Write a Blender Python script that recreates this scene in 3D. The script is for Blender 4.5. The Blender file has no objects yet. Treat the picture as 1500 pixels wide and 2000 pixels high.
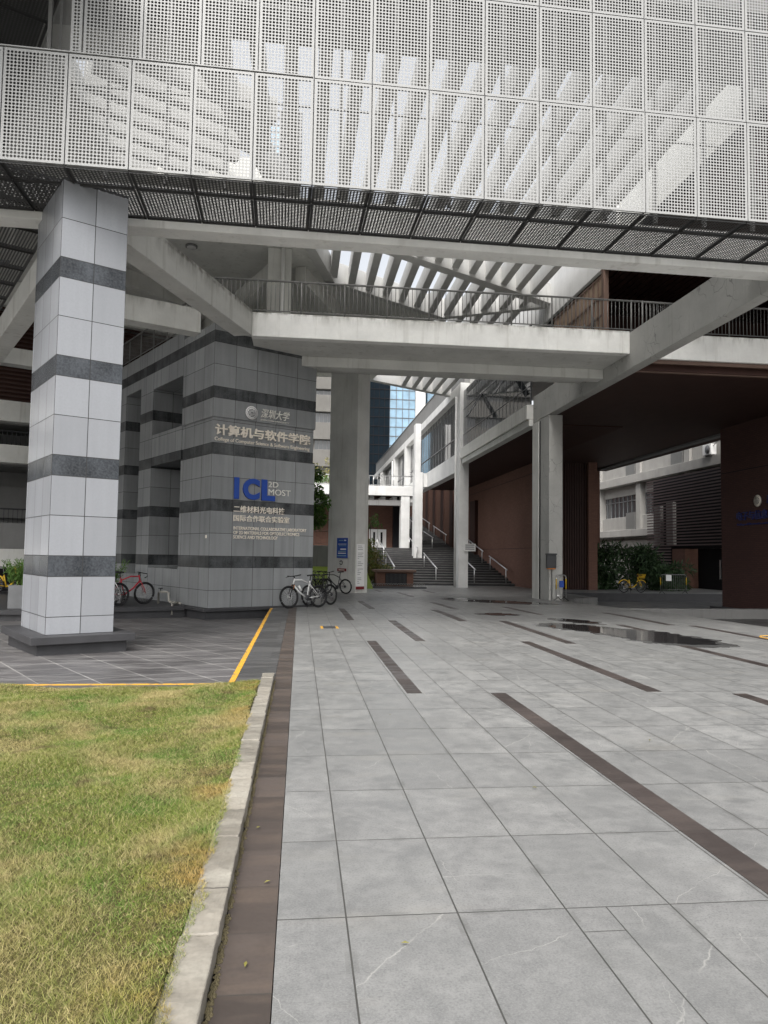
import bpy, math, random
from mathutils import Matrix, Vector
import numpy as np
random.seed(4); RNG = np.random.default_rng(7)
SC = bpy.context.scene
COL = SC.collection
R = math.radians

# ------------------------------------------------------------------ camera, sky, sun, exposure
def aim(pitch, yaw, roll):
    cy, sy, cp, sp = math.cos(yaw), math.sin(yaw), math.cos(pitch), math.sin(pitch)
    f = Vector((sy*cp, cy*cp, sp)); r = Vector((cy, -sy, 0)); u = r.cross(f)
    c, s = math.cos(roll), math.sin(roll)
    return c*r+s*u, -s*r+c*u, f
cam = bpy.data.cameras.new('camera'); camo = bpy.data.objects.new('camera', cam); COL.objects.link(camo)
r_, u_, f_ = aim(R(3.40), R(6.45), R(.84))
camo.matrix_world = Matrix(((r_.x, u_.x, -f_.x, 0), (r_.y, u_.y, -f_.y, 0), (r_.z, u_.z, -f_.z, 1.55), (0, 0, 0, 1)))
cam.sensor_fit = 'VERTICAL'; cam.sensor_height = 36; cam.lens = 25.92; cam.clip_start = .05; cam.clip_end = 3000
SC.camera = camo

SUN_EL, SUN_AZ = R(50), R(200)          # azimuth clockwise from +Y: behind the camera, to the left
W = bpy.data.worlds.new('World'); SC.world = W; W.use_nodes = True
wn = W.node_tree; bg = wn.nodes['Background']
sky = wn.nodes.new('ShaderNodeTexSky'); sky.sky_type = 'NISHITA'; sky.sun_disc = False
sky.sun_elevation = SUN_EL; sky.sun_rotation = SUN_AZ; sky.dust_density = 6; sky.air_density = 1.2
hs = wn.nodes.new('ShaderNodeHueSaturation'); hs.inputs['Saturation'].default_value = .22
wn.links.new(sky.outputs[0], hs.inputs['Color']); wn.links.new(hs.outputs[0], bg.inputs[0])
bg.inputs[1].default_value = .15
sd = bpy.data.lights.new('sun', 'SUN'); so = bpy.data.objects.new('sun', sd); COL.objects.link(so)
sd.energy = 1.0; sd.angle = R(30); sd.color = (1, .97, .93)
d_ = Vector((math.sin(SUN_AZ)*math.cos(SUN_EL), math.cos(SUN_AZ)*math.cos(SUN_EL), math.sin(SUN_EL)))
so.rotation_euler = d_.to_track_quat('Z', 'Y').to_euler()
SC.view_settings.view_transform = 'Standard'; SC.view_settings.look = 'None'
SC.view_settings.exposure = .95; SC.view_settings.gamma = 1
SC.cycles.max_bounces = 10; SC.cycles.diffuse_bounces = 7; SC.cycles.transparent_max_bounces = 12

# ------------------------------------------------------------------ node helpers and materials
class NT:
    def __init__(s, name, rough=.6, spec=.4, metal=0):
        s.m = bpy.data.materials.new(name); s.m.use_nodes = True; s.t = s.m.node_tree
        s.b = s.t.nodes['Principled BSDF']; s.b.inputs['Roughness'].default_value = rough
        s.b.inputs['Specular IOR Level'].default_value = spec; s.b.inputs['Metallic'].default_value = metal
    def n(s, typ, **kw):
        x = s.t.nodes.new(typ)
        for k, v in kw.items(): setattr(x, k, v)
        return x
    def put(s, sock, v):
        if isinstance(v, bpy.types.NodeSocket): s.t.links.new(v, sock)
        elif isinstance(v, (tuple, list)) and len(v) == 3 and sock.type == 'RGBA': sock.default_value = (*v, 1)
        else: sock.default_value = v
    def pos(s): return s.n('ShaderNodeNewGeometry').outputs['Position']
    def island(s): return s.n('ShaderNodeNewGeometry').outputs['Random Per Island']
    def uv(s): return s.n('ShaderNodeTexCoord').outputs['UV']
    def obj(s): return s.n('ShaderNodeTexCoord').outputs['Object']
    def sep(s, v):
        x = s.n('ShaderNodeSeparateXYZ'); s.put(x.inputs[0], v); return x.outputs
    def comb(s, a, b, c=0.):
        x = s.n('ShaderNodeCombineXYZ')
        for i, v in enumerate((a, b, c)): s.put(x.inputs[i], v)
        return x.outputs[0]
    def ma(s, op, a, b=0., c=None, clamp=False):
        x = s.n('ShaderNodeMath', operation=op, use_clamp=clamp); s.put(x.inputs[0], a); s.put(x.inputs[1], b)
        if c is not None: s.put(x.inputs[2], c)
        return x.outputs[0]
    def scl(s, v, k):
        x = s.n('ShaderNodeVectorMath', operation='MULTIPLY'); s.put(x.inputs[0], v); s.put(x.inputs[1], k); return x.outputs[0]
    def noise(s, v, scale, detail=4, rough=.55):
        x = s.n('ShaderNodeTexNoise'); s.put(x.inputs['Vector'], v)
        x.inputs['Scale'].default_value = scale; x.inputs['Detail'].default_value = detail; x.inputs['Roughness'].default_value = rough
        return x.outputs[0]
    def white(s, v):
        x = s.n('ShaderNodeTexWhiteNoise', noise_dimensions='3D'); s.put(x.inputs['Vector'], v); return x.outputs['Value']
    def ramp(s, f, a, b, lo=0., hi=1.):
        x = s.n('ShaderNodeMapRange'); s.put(x.inputs[0], f); s.put(x.inputs[1], a); s.put(x.inputs[2], b)
        s.put(x.inputs[3], lo); s.put(x.inputs[4], hi); return x.outputs[0]
    def mix(s, f, a, b, mode='MIX'):
        x = s.n('ShaderNodeMix', data_type='RGBA', blend_type=mode); s.put(x.inputs[0], f); s.put(x.inputs[6], a); s.put(x.inputs[7], b)
        return x.outputs[2]
    def col(s, v): s.put(s.b.inputs['Base Color'], v); return s
    def rough(s, v): s.put(s.b.inputs['Roughness'], v); return s
    def bump(s, h, strength=.3, dist=.01):
        x = s.n('ShaderNodeBump'); x.inputs['Strength'].default_value = strength; x.inputs['Distance'].default_value = dist
        s.put(x.inputs['Height'], h); s.t.links.new(x.outputs[0], s.b.inputs['Normal']); return s
    def line(s, v, period, width, off=0.):   # 1 on a joint of this width at every period
        a = s.ma('ABSOLUTE', s.ma('SUBTRACT', s.ma('FRACT', s.ma('ADD', s.ma('DIVIDE', s.ma('SUBTRACT', v, off), period), .5)), .5))
        return s.ma('LESS_THAN', a, width/period/2)

def g3(v): return (v, v, v)
def plain(name, c, rough=.5, spec=.4, metal=0, vary=.12, scale=9):
    t = NT(name, rough, spec, metal)
    n = t.noise(t.obj(), scale, 3)
    t.col(t.mix(n, tuple(x*(1-vary) for x in c), tuple(x*(1+vary) for x in c))); return t.m
def concrete(name, c, dirt=.6, rough=.8, crack=False, top=None):
    t = NT(name, rough, .25); p = t.pos()
    n1 = t.noise(p, 1.1, 5); n2 = t.noise(p, 14, 4)
    st = t.noise(t.scl(p, (5, 5, .35)), 1, 4, .6)
    k = t.mix(t.ramp(n1, .3, .7), tuple(x*.88 for x in c), tuple(x*1.08 for x in c))
    k = t.mix(t.ramp(n2, .35, .75, 0, .18), k, tuple(x*.75 for x in c))
    k = t.mix(t.ma('MULTIPLY', t.ramp(st, .56, .76), dirt), k, (c[0]*.45, c[1]*.43, c[2]*.39))
    if crack:
        v = t.n('ShaderNodeTexVoronoi', feature='DISTANCE_TO_EDGE'); v.inputs['Scale'].default_value = 1.6
        w = t.n('ShaderNodeVectorMath', operation='ADD'); t.put(w.inputs[0], p)
        nn = t.n('ShaderNodeTexNoise'); t.put(nn.inputs['Vector'], p); nn.inputs['Scale'].default_value = 2
        t.put(w.inputs[1], t.scl(nn.outputs['Color'], (.5, .5, .5))); t.put(v.inputs['Vector'], w.outputs[0])
        cr = t.ma('MULTIPLY', t.ma('LESS_THAN', v.outputs['Distance'], .012), t.ramp(t.noise(p, .9, 2), .46, .6))
        k = t.mix(t.ma('MULTIPLY', cr, .55), k, tuple(x*.35 for x in c))
    if top is not None:      # soot and algae runs from the coping down
        z = t.sep(p)[2]; d = t.ma('SUBTRACT', top, z)
        run = t.noise(t.scl(p, (2.6, 2.6, .5)), 1, 6, .7)
        m = t.ma('MULTIPLY', t.ramp(d, 0, .34, 1, 0), t.ramp(run, .44, .66))
        k = t.mix(t.ma('MULTIPLY', m, .75), k, (c[0]*.3, c[1]*.29, c[2]*.26))
        m2 = t.ma('MULTIPLY', t.ramp(d, 0, .07, 1, 0), t.ramp(t.noise(p, 5, 4), .38, .6)); k = t.mix(t.ma('MULTIPLY', m2, .7), k, (.12, .11, .095))
    t.col(k).bump(n2, .12, .01); return t.m
def cladding(name, c, dark, joint_w=.012, uoff=0., ustep=.535, rough=.28, stain=.3):
    """stone slabs in metres of UV: two light rows and one dark row in every 1.63 m"""
    t = NT(name, rough, .28); u, v, _ = t.sep(t.uv()); p = t.pos(); z = t.sep(p)[2]
    m = t.ma('MULTIPLY', t.ma('FRACT', t.ma('DIVIDE', t.ma('SUBTRACT', z, 1.14-1.63), 1.63)), 1.63)
    band = t.ma('LESS_THAN', m, .335)
    j = t.ma('MAXIMUM', t.line(u, ustep, joint_w, uoff), t.ma('MAXIMUM', t.line(m, 1.63, joint_w), t.ma('MAXIMUM', t.line(m, 9, joint_w, .335), t.line(m, 9, joint_w, .985))))
    row = t.ma('ADD', t.ma('FLOOR', t.ma('DIVIDE', t.ma('SUBTRACT', z, 1.14), 1.63)), t.ma('ADD', t.ma('GREATER_THAN', m, .335), t.ma('GREATER_THAN', m, .985)))
    rnd = t.white(t.comb(t.ma('FLOOR', t.ma('DIVIDE', t.ma('SUBTRACT', u, uoff), ustep)), row, 3.))
    n = t.noise(p, 30, 3); n2 = t.noise(p, 1.6, 5)
    base = t.mix(t.ramp(rnd, 0, 1), tuple(x*.84 for x in c), tuple(x*1.12 for x in c))
    dk = t.mix(t.ramp(n2, .35, .7), tuple(x*.8 for x in dark), tuple(x*1.7 for x in dark))
    k = t.mix(band, base, dk)
    k = t.mix(t.ramp(n, .3, .8, 0, .25), k, tuple(x*.7 for x in c))
    st = t.noise(t.scl(p, (6, 6, .3)), 1, 4)
    k = t.mix(t.ma('MULTIPLY', t.ramp(st, .42, .8), stain), k, tuple(x*.5 for x in c))
    k = t.mix(t.ma('MULTIPLY', t.ramp(n2, .45, .8), stain*.5), k, tuple(x*1.3 for x in c))
    k = t.mix(j, k, g3(.03))
    t.col(k).rough(t.ma('ADD', rough, t.ma('MULTIPLY', j, .4)))
    t.bump(j, -.5, .006); return t.m
def brick(name, c1, c2, mortar):
    t = NT(name, .85, .2); b = t.n('ShaderNodeTexBrick'); t.put(b.inputs['Vector'], t.uv())
    for k, v in (('Color1', c1), ('Color2', c2), ('Mortar', mortar)): t.put(b.inputs[k], v)
    for k, v in (('Scale', 1.), ('Mortar Size', .008), ('Brick Width', .25), ('Row Height', .075), ('Bias', 0.)): b.inputs[k].default_value = v
    n = t.noise(t.pos(), .5, 5); t.col(t.mix(t.ramp(n, .3, .75, 0, .45), b.outputs['Color'], tuple(x*.6 for x in c1), 'MIX'))
    t.bump(b.outputs['Fac'], -.4, .01); return t.m
def glass(name, c, rough=.04, spec=.9):
    t = NT(name, rough, spec); n = t.noise(t.pos(), .35, 2); t.col(t.mix(n, tuple(x*.6 for x in c), tuple(x*1.4 for x in c)))
    t.bump(t.noise(t.pos(), .5, 1), .025, .1); return t.m
def leafmat(name, a, b):
    t = NT(name, .55, .3); k = t.mix(t.island(), a, b); t.col(t.mix(t.ramp(t.noise(t.pos(), 1.5, 3), .3, .7, 0, .5), k, tuple(x*.6 for x in a)))
    t.b.inputs['Transmission Weight'].default_value = 0; return t.m

M = {}
M['conc'] = concrete('pale_painted_concrete', (.64, .64, .61), .5)
M['conc_crack'] = concrete('cracked_pale_concrete', (.46, .46, .44), .35, crack=True)
M['conc_lit'] = concrete('lit_tone_concrete', (.86, .86, .83), .4, top=8.42)  # paler copy of the painted concrete, stronger light put into the colour
M['conc_stain'] = concrete('stained_painted_concrete', (.62, .62, .59), .5, top=8.40)
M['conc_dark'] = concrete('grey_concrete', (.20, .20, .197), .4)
M['conc_white'] = concrete('white_painted_concrete', (.60, .60, .59), .3)
M['conc_bg'] = concrete('fair_faced_concrete', (.36, .35, .33), .45)
M['conc_far'] = concrete('distant_concrete', (.15, .145, .135), .5)
M['slat'] = concrete('pergola_concrete', (.5, .5, .487), .25)
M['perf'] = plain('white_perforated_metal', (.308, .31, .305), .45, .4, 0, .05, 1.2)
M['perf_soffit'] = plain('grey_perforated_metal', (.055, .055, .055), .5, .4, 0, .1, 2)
M['steel_dark'] = plain('dark_steel', (.05, .052, .056), .45, .4)
M['steel_grey'] = plain('grey_painted_steel', (.16, .16, .155), .45, .4)
M['stainless'] = plain('stainless_steel', (.6, .6, .6), .3, .5, .8)
M['clad_col'] = cladding('column_stone_slabs', (.312, .324, .345), (.022, .026, .031), uoff=0., ustep=.535, rough=.26, stain=.16)
M['clad_tower'] = cladding('tower_stone_slabs', (.275, .285, .29), (.015, .017, .019), uoff=0., ustep=.692, rough=.3, stain=.5)
M['plinth'] = plain('dark_plinth_stone', (.042, .042, .045), .5, .4, 0, .4, 3)
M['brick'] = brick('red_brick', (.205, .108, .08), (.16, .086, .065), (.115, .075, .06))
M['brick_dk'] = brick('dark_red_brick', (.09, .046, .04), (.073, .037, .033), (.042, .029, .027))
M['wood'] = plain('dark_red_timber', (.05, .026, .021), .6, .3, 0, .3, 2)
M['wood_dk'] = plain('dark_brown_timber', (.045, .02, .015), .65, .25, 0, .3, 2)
M['wood_fascia'] = plain('brown_timber_fascia', (.14, .09, .07), .6, .3, 0, .2, 2)
M['louver'] = plain('dark_brown_louvre', (.12, .085, .083), .5, .35, 0, .2, 2)
M['door_brown'] = plain('tan_door_panel', (.30, .22, .16), .6, .3, 0, .1, 2)
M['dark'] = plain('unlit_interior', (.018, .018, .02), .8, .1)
M['glass'] = glass('dark_window_glass', (.05, .055, .06))
M['glass_grey'] = glass('grey_window_glass', (.035, .037, .039), .05)
M['glass_blue'] = glass('blue_tower_glass', (.22, .36, .48), .1)
M['glass_navy'] = glass('navy_tower_glass', (.006, .012, .018), .1, .06)
M['frame'] = plain('window_frame_metal', (.12, .12, .125), .4, .5)
M['blue'] = plain('blue_letter_paint', (.012, .06, .33), .4, .4, 0, .08)
M['navy'] = plain('navy_letter_paint', (.015, .022, .12), .5, .3)
M['letter'] = plain('cream_letter_face', (.85, .78, .68), .4, .4, 0, .05)
M['letter_grey'] = plain('grey_letter_metal', (.75, .73, .68), .35, .5, 0, .05)
M['white'] = plain('white_paint', (.85, .85, .84), .45, .4, 0, .04)
M['black'] = plain('black_rubber', (.014, .014, .015), .6, .35)
M['blackpaint'] = plain('black_bike_paint', (.016, .016, .018), .3, .5)
M['bike_white'] = plain('white_bike_paint', (.74, .74, .73), .3, .5, 0, .04)
M['bike_red'] = plain('red_bike_paint', (.42, .014, .028), .3, .5, 0, .08)
M['bike_yellow'] = plain('yellow_bike_paint', (.62, .40, .02), .4, .4, 0, .08)
M['bike_grey'] = plain('silver_bike_paint', (.4, .4, .4), .3, .5, .3, .08)
M['orange'] = plain('orange_decal', (.5, .17, .03), .4, .4)
M['yellow_line'] = None
M['red'] = plain('dark_red_paint', (.2, .02, .025), .5, .3)
M['bark'] = plain('bark', (.09, .07, .055), .9, .1, 0, .3, 12)
M['leaf'] = leafmat('green_leaves', (.045, .11, .02), (.12, .23, .04))
M['leaf_dark'] = leafmat('dark_green_leaves', (.022, .05, .02), (.06, .105, .04))
M['leaf_dry'] = leafmat('yellowish_leaves', (.12, .13, .03), (.26, .22, .06))
M['leaf_pot'] = leafmat('bright_pot_leaves', (.07, .15, .03), (.16, .27, .06))
M['bank'] = plain('bank_grass', (.15, .2, .03), .8, .2, 0, .4, 9)
M['soil'] = plain('dry_soil', (.10, .085, .05), .95, .1, 0, .4, 6)
M['galv'] = plain('scuffed_zinc_planter', (.19, .195, .2), .5, .4, .2, .3, 3)
M['pipe'] = plain('grey_plastic_pipe', (.30, .29, .26), .5, .4)
M['tarmac'] = plain('pale_concrete_ground', (.24, .24, .23), .9, .2, 0, .2, 1)
t = NT('yellow_line_paint', .6, .3); n = t.noise(t.pos(), 9, 4)
t.col(t.mix(t.ramp(n, .52, .66), (.62, .33, .035), (.22, .16, .09))); M['yellow_line'] = t.m

# paving of the plaza: grey granite slabs .487 x .852 m
t = NT('grey_granite_paving', .5, .4); p = t.pos(); x, y, z = t.sep(p)
CW, CL, CX, CY = .487, .852, .23, 3.255
j = t.ma('MAXIMUM', t.line(x, CW, .0075, CX), t.line(y, CL, .0075, CY))
id_ = t.comb(t.ma('FLOOR', t.ma('DIVIDE', t.ma('SUBTRACT', x, CX), CW)), t.ma('FLOOR', t.ma('DIVIDE', t.ma('SUBTRACT', y, CY), CL)), 0.)
rnd = t.white(id_)
off = t.n('ShaderNodeVectorMath', operation='ADD'); t.put(off.inputs[0], p); t.put(off.inputs[1], t.scl(t.n('ShaderNodeTexWhiteNoise').outputs['Color'], (0, 0, 0)))
wc = t.n('ShaderNodeTexWhiteNoise', noise_dimensions='3D'); t.put(wc.inputs['Vector'], id_)
pv = t.n('ShaderNodeVectorMath', operation='MULTIPLY_ADD'); t.put(pv.inputs[0], wc.outputs['Color']); t.put(pv.inputs[1], (30, 30, 30)); t.put(pv.inputs[2], p)
pv = pv.outputs[0]
base = t.mix(rnd, (.18, .18, .176), (.305, .303, .292))
cloud = t.noise(pv, 3.5, 7, .62)
base = t.mix(t.ramp(cloud, .35, .7), tuple(v*.47 for v in (.31, .313, .31)), base)
grain = t.noise(p, 130, 3, .7)
base = t.mix(t.ramp(grain, .42, .62, .0, .42), base, (.30, .30, .292))
base = t.mix(t.ramp(t.noise(p, 85, 3), .5, .68, 0, .7), base, (.11, .113, .113))
# pale mineral veins: a slightly wavering straight line across some slabs
base = t.mix(t.ramp(t.noise(pv, 14, 6, .7), .45, .72, 0, .38), base, (.30, .30, .29))
base = t.mix(t.ramp(t.noise(pv, 9, 6, .7), .52, .72, 0, .3), base, (.13, .132, .13))
lx = t.ma('MULTIPLY', t.ma('SUBTRACT', t.ma('FRACT', t.ma('DIVIDE', t.ma('SUBTRACT', x, CX), CW)), .5), CW)
ly = t.ma('MULTIPLY', t.ma('SUBTRACT', t.ma('FRACT', t.ma('DIVIDE', t.ma('SUBTRACT', y, CY), CL)), .5), CL)
r1, r2, r3 = t.sep(wc.outputs['Color'])
wob = t.ma('MULTIPLY', t.ma('SUBTRACT', t.noise(pv, 5, 4, .6), .5), .12)
vein = 0.
for (k1, k2, wd, gate) in ((1.0, .5, .006, .66), (1.31, .2, .003, .5), (1.12, .75, .0025, .45)):
    an = t.ma('MULTIPLY', t.ma('ADD', r1, k2), 3.0*k1)
    d = t.ma('SUBTRACT', t.ma('ADD', t.ma('ADD', t.ma('MULTIPLY', lx, t.ma('SINE', an)), t.ma('MULTIPLY', ly, t.ma('COSINE', an))), wob), t.ma('MULTIPLY', t.ma('SUBTRACT', t.ma('FRACT', t.ma('MULTIPLY', r2, 3.7*k1)), .5), .4))
    m_ = t.ma('MULTIPLY', t.ramp(t.ma('ABSOLUTE', d), 0, wd, 1, 0), t.ma('GREATER_THAN', t.ma('FRACT', t.ma('MULTIPLY', r3, 5.3*k1)), gate))
    vein = t.ma('MAXIMUM', vein, m_)
base = t.mix(t.ma('MULTIPLY', t.ma('MULTIPLY', vein, t.ramp(t.noise(pv, 4, 3), .38, .58)), .9), base, (.38, .375, .35))
def cut(x0, x1, y0, y1): return t.ma('MULTIPLY', t.ma('MULTIPLY', t.ma('GREATER_THAN', x, x0), t.ma('LESS_THAN', x, x1)), t.ma('MULTIPLY', t.ma('GREATER_THAN', y, y0), t.ma('LESS_THAN', y, y1)))
for q in ((1.388, 1.394, 2.403, 3.255), (1.204, 1.39, 3.045, 3.051), (3.15, 3.64, 6.9, 6.906), (.23, .717, 11.1, 11.106), (4.13, 4.62, 12.2, 12.206), (2.42, 2.426, 9.22, 10.07)): j = t.ma('MAXIMUM', j, cut(*q))
big = t.noise(p, .22, 4); base = t.mix(t.ramp(big, .4, .66, 0, .5), base, (.135, .137, .134))
blot = t.noise(p, 1.1, 5); base = t.mix(t.ramp(blot, .62, .74, 0, .35), base, (.105, .106, .10))
base = t.mix(t.ramp(t.noise(t.scl(p, (1, 3, 1)), .8, 4), .58, .7, 0, .28), base, (.25, .24, .215))
base = t.mix(j, base, (.055, .054, .05))
edge = t.ma('MAXIMUM', t.line(x, CW, .05, CX), t.line(y, CL, .05, CY))
base = t.mix(t.ma('MULTIPLY', t.ma('MULTIPLY', edge, t.ramp(t.noise(p, 4, 4), .5, .68)), .4), base, (.085, .085, .08))
t.col(base).rough(t.ramp(cloud, .3, .7, .3, .5)); t.bump(t.ma('SUBTRACT', t.ma('MULTIPLY', grain, .12), j), .5, .006); M['paving'] = t.m
def slab_stone(name, c, cw, cl, cx, cy, jc, streak, jw=.008, lo=.7, hi=1.3, turn=0.):
    t = NT(name, .48, .45); p = t.pos(); x, y, z = t.sep(p)
    if turn:
        ca, sa = math.cos(R(turn)), math.sin(R(turn))
        x, y = t.ma('ADD', t.ma('MULTIPLY', x, ca), t.ma('MULTIPLY', y, sa)), t.ma('SUBTRACT', t.ma('MULTIPLY', y, ca), t.ma('MULTIPLY', x, sa))
    j = t.ma('MAXIMUM', t.line(x, cw, jw, cx), t.line(y, cl, jw, cy))
    idd = t.comb(t.ma('FLOOR', t.ma('DIVIDE', t.ma('SUBTRACT', x, cx), cw)), t.ma('FLOOR', t.ma('DIVIDE', t.ma('SUBTRACT', y, cy), cl)), 1.)
    k = t.mix(t.white(idd), tuple(v*lo for v in c), tuple(v*hi for v in c))
    n = t.noise(t.scl(p, (.8, 3.2, 1)), 1.4, 6, .65); k = t.mix(t.ramp(n, .46, .72, 0, .8), k, streak)
    k = t.mix(t.ramp(t.noise(p, 50, 3), .4, .75, 0, .3), k, tuple(v*.5 for v in c))
    k = t.mix(t.ramp(t.noise(p, 2.2, 4), .6, .75, 0, .4), k, tuple(v*1.7 for v in c))
    k = t.mix(t.ma('MULTIPLY', j, t.ramp(t.noise(p, 1.4, 3), .3, .6, .25, 1)), k, jc); t.col(k).bump(j, -.3, .005)
    t.rough(t.ramp(n, .35, .7, .3, .6)); return t.m
M['inlay'] = slab_stone('brown_granite_inlay', (.05, .041, .038), 50, .852, 20, 3.255, (.05, .045, .04), (.072, .056, .048))
M['edge_strip'] = slab_stone('brown_edge_slabs', (.07, .057, .05), 50, .426, 20, 3.15, (.05, .045, .04), (.11, .083, .064))
M['court'] = slab_stone('dark_courtyard_slabs', (.092, .087, .088), .62, .62, .1, .2, (.40, .39, .37), (.23, .225, .22), .013, turn=30.)
M['ramp'] = slab_stone('dark_grey_slabs', (.07, .07, .07), .5, .62, .1, .2, (.04, .04, .04), (.11, .107, .103))
M['kerbstone'] = slab_stone('worn_granite_kerb', (.24, .22, .185), 50, 1.0, 20, .4, (.05, .045, .04), (.36, .34, .29))
t = NT('damp_paving', .22, .4); t.col(t.mix(t.ramp(t.noise(t.pos(), 2, 5), .3, .7), (.06, .061, .06), (.10, .10, .098))); M['damp'] = t.m
t = NT('standing_water', .05, .35); t.col(t.mix(t.noise(t.pos(), 3, 3), (.012, .012, .013), (.03, .03, .03))); M['water'] = t.m
# grass, coloured by patches of the lawn
def lawn_colour(t):
    p = t.pos(); i = t.island()
    k = t.mix(i, (.085, .125, .018), (.215, .24, .052))
    k = t.mix(t.ramp(t.noise(p, 1.7, 5), .46, .6), k, t.mix(i, (.06, .125, .015), (.13, .215, .035)))
    dry = t.ramp(t.noise(p, 1.0, 6, .66), .47, .60)
    k = t.mix(t.ma('MULTIPLY', dry, .8), k, t.mix(i, (.26, .215, .085), (.44, .36, .17)))
    k = t.mix(t.ma('MULTIPLY', t.ma('GREATER_THAN', t.white(t.comb(i, i, 2.)), .78), .75), k, (.42, .35, .18))
    k = t.mix(t.ramp(t.noise(p, 2.6, 5), .6, .7, 0, .8), k, (.13, .092, .05))
    ex = t.ramp(t.sep(p)[0], -.78, -.46)
    k = t.mix(t.ma('MULTIPLY', ex, t.ramp(t.noise(t.scl(p, (.6, 1, 0)), 1.9, 6, .7), .47, .66, 0, .75)), k, (.36, .22, .06))
    return k
t = NT('grass_blades', .6, .25); t.col(lawn_colour(t)); M['grass'] = t.m
t = NT('thatch', .9, .1); t.col(t.mix(t.ramp(t.noise(t.pos(), 60, 3), .3, .7), (.03, .028, .011), (.10, .085, .036))); M['thatch'] = t.m

# ------------------------------------------------------------------ mesh helpers
def dr(deg): return Vector((math.sin(R(deg)), math.cos(R(deg)), 0))
def zf(y): return -.0125*max(0, min(y, 42.4)-20)            # the plaza falls gently away beyond 20 m
class MB:
    def __init__(s): s.v = []; s.f = []; s.mi = []; s.sm = []
    def add(s, vs, fs, mi=0, sm=False):
        o = len(s.v); s.v += [tuple(q) for q in vs]
        for f in fs: s.f.append([o+i for i in f]); s.mi.append(mi); s.sm.append(sm)
        return s
    def prism(s, poly, z0, z1, mi=0):
        """poly (x, y) counter-clockwise; z0, z1 numbers or functions of (x, y)"""
        n = len(poly); a = z0 if callable(z0) else (lambda x, y: z0); b = z1 if callable(z1) else (lambda x, y: z1)
        vs = [(x, y, a(x, y)) for x, y in poly]+[(x, y, b(x, y)) for x, y in poly]
        return s.add(vs, [list(range(n))[::-1], list(range(n, 2*n))]+[[i, (i+1) % n, n+(i+1) % n, n+i] for i in range(n)], mi)
    def box(s, x0, y0, z0, x1, y1, z1, mi=0):
        x0, x1 = sorted((x0, x1)); y0, y1 = sorted((y0, y1)); z0, z1 = sorted((z0, z1))
        return s.prism([(x0, y0), (x1, y0), (x1, y1), (x0, y1)], z0, z1, mi)
    def beam(s, a, b, w, z0, z1, mi=0, side=0.):
        """upright box along a-b (xy); side shifts the axis by so many widths to the right"""
        a = Vector(a[:2]).to_3d(); b = Vector(b[:2]).to_3d(); d = (b-a).normalized(); n = Vector((d.y, -d.x, 0))
        a = a+n*w*side; b = b+n*w*side; h = n*w/2
        return s.prism([q[:2] for q in (a+h, b+h, b-h, a-h)], z0, z1, mi)
    def tube(s, pts, r, n=6, mi=0, closed=False, r2=None):
        pts = [Vector(p) for p in pts]; N = len(pts); vs = []; fs = []
        up = Vector((.13, .07, 1)).normalized()
        for i, p in enumerate(pts):
            if closed: d = pts[(i+1) % N]-pts[i-1]
            else: d = pts[min(i+1, N-1)]-pts[max(i-1, 0)]
            d.normalize(); uu = up if abs(d.dot(up)) < .95 else Vector((1, 0, 0))
            a = d.cross(uu).normalized(); b = d.cross(a)
            rr = r if r2 is None else r+(r2-r)*i/(N-1)
            for k in range(n):
                t = 2*math.pi*k/n; vs.append(p+a*rr*math.cos(t)+b*rr*math.sin(t))
        for i in range(N if closed else N-1):
            for k in range(n):
                i2 = (i+1) % N; fs.append([i*n+k, i*n+(k+1) % n, i2*n+(k+1) % n, i2*n+k])
        if not closed: fs += [list(range(n))[::-1], [(N-1)*n+k for k in range(n)]]
        return s.add(vs, fs, mi, True)
    def disc(s, c, axis, r, th, n=24, mi=0):
        axis = Vector(axis).normalized(); c = Vector(c)
        return s.tube([c-axis*th/2, c+axis*th/2], r, n, mi)
    def build(s, name, mats, parent=None, bevel=0., uv=False, loc=None, rot=0., mat4=None):
        me = bpy.data.meshes.new(name); me.from_pydata(s.v, [], s.f)
        mats = mats if isinstance(mats, (list, tuple)) else [mats]
        for m in mats: me.materials.append(M[m] if isinstance(m, str) else m)
        me.polygons.foreach_set('material_index', s.mi); me.polygons.foreach_set('use_smooth', s.sm)
        if uv: boxuv(me)
        me.update()
        o = bpy.data.objects.new(name, me); COL.objects.link(o)
        if parent is not None: o.parent = parent
        if loc is not None: o.location = loc; o.rotation_euler = (0, 0, rot)
        if mat4 is not None: o.matrix_local = mat4
        if bevel:
            b = o.modifiers.new('bevel', 'BEVEL'); b.width = bevel; b.segments = 2; b.limit_method = 'ANGLE'; b.angle_limit = R(40)
        return o
def boxuv(me):
    l = me.uv_layers.new(name='UVMap'); n = len(me.loops); out = np.zeros((n, 2))
    for p in me.polygons:
        N = p.normal
        for li in p.loop_indices:
            c = me.vertices[me.loops[li].vertex_index].co
            if abs(N.z) > .7: out[li] = (c.x, c.y)
            elif abs(N.x) > abs(N.y): out[li] = (c.y, c.z)
            else: out[li] = (c.x, c.z)
    l.data.foreach_set('uv', out.ravel())
def tag(o, label, cat, group=None, kind=None):
    if kind: o['kind'] = kind
    if label: o['label'] = label
    if cat: o['category'] = cat
    if group: o['group'] = group
    return o
def struct(o, label=None, cat=None): o['kind'] = 'structure'; return tag(o, label, cat)
def thing(name, label, cat, loc=(0, 0, 0), rot=0., group=None):
    o = bpy.data.objects.new(name, None); o.empty_display_size = .2; COL.objects.link(o); o.location = loc; o.rotation_euler = (0, 0, rot)
    return tag(o, label, cat, group)
def copy_tree(o, parent=None):
    c = o.copy(); COL.objects.link(c); c.parent = parent
    for ch in o.children: copy_tree(ch, c)
    return c
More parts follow.
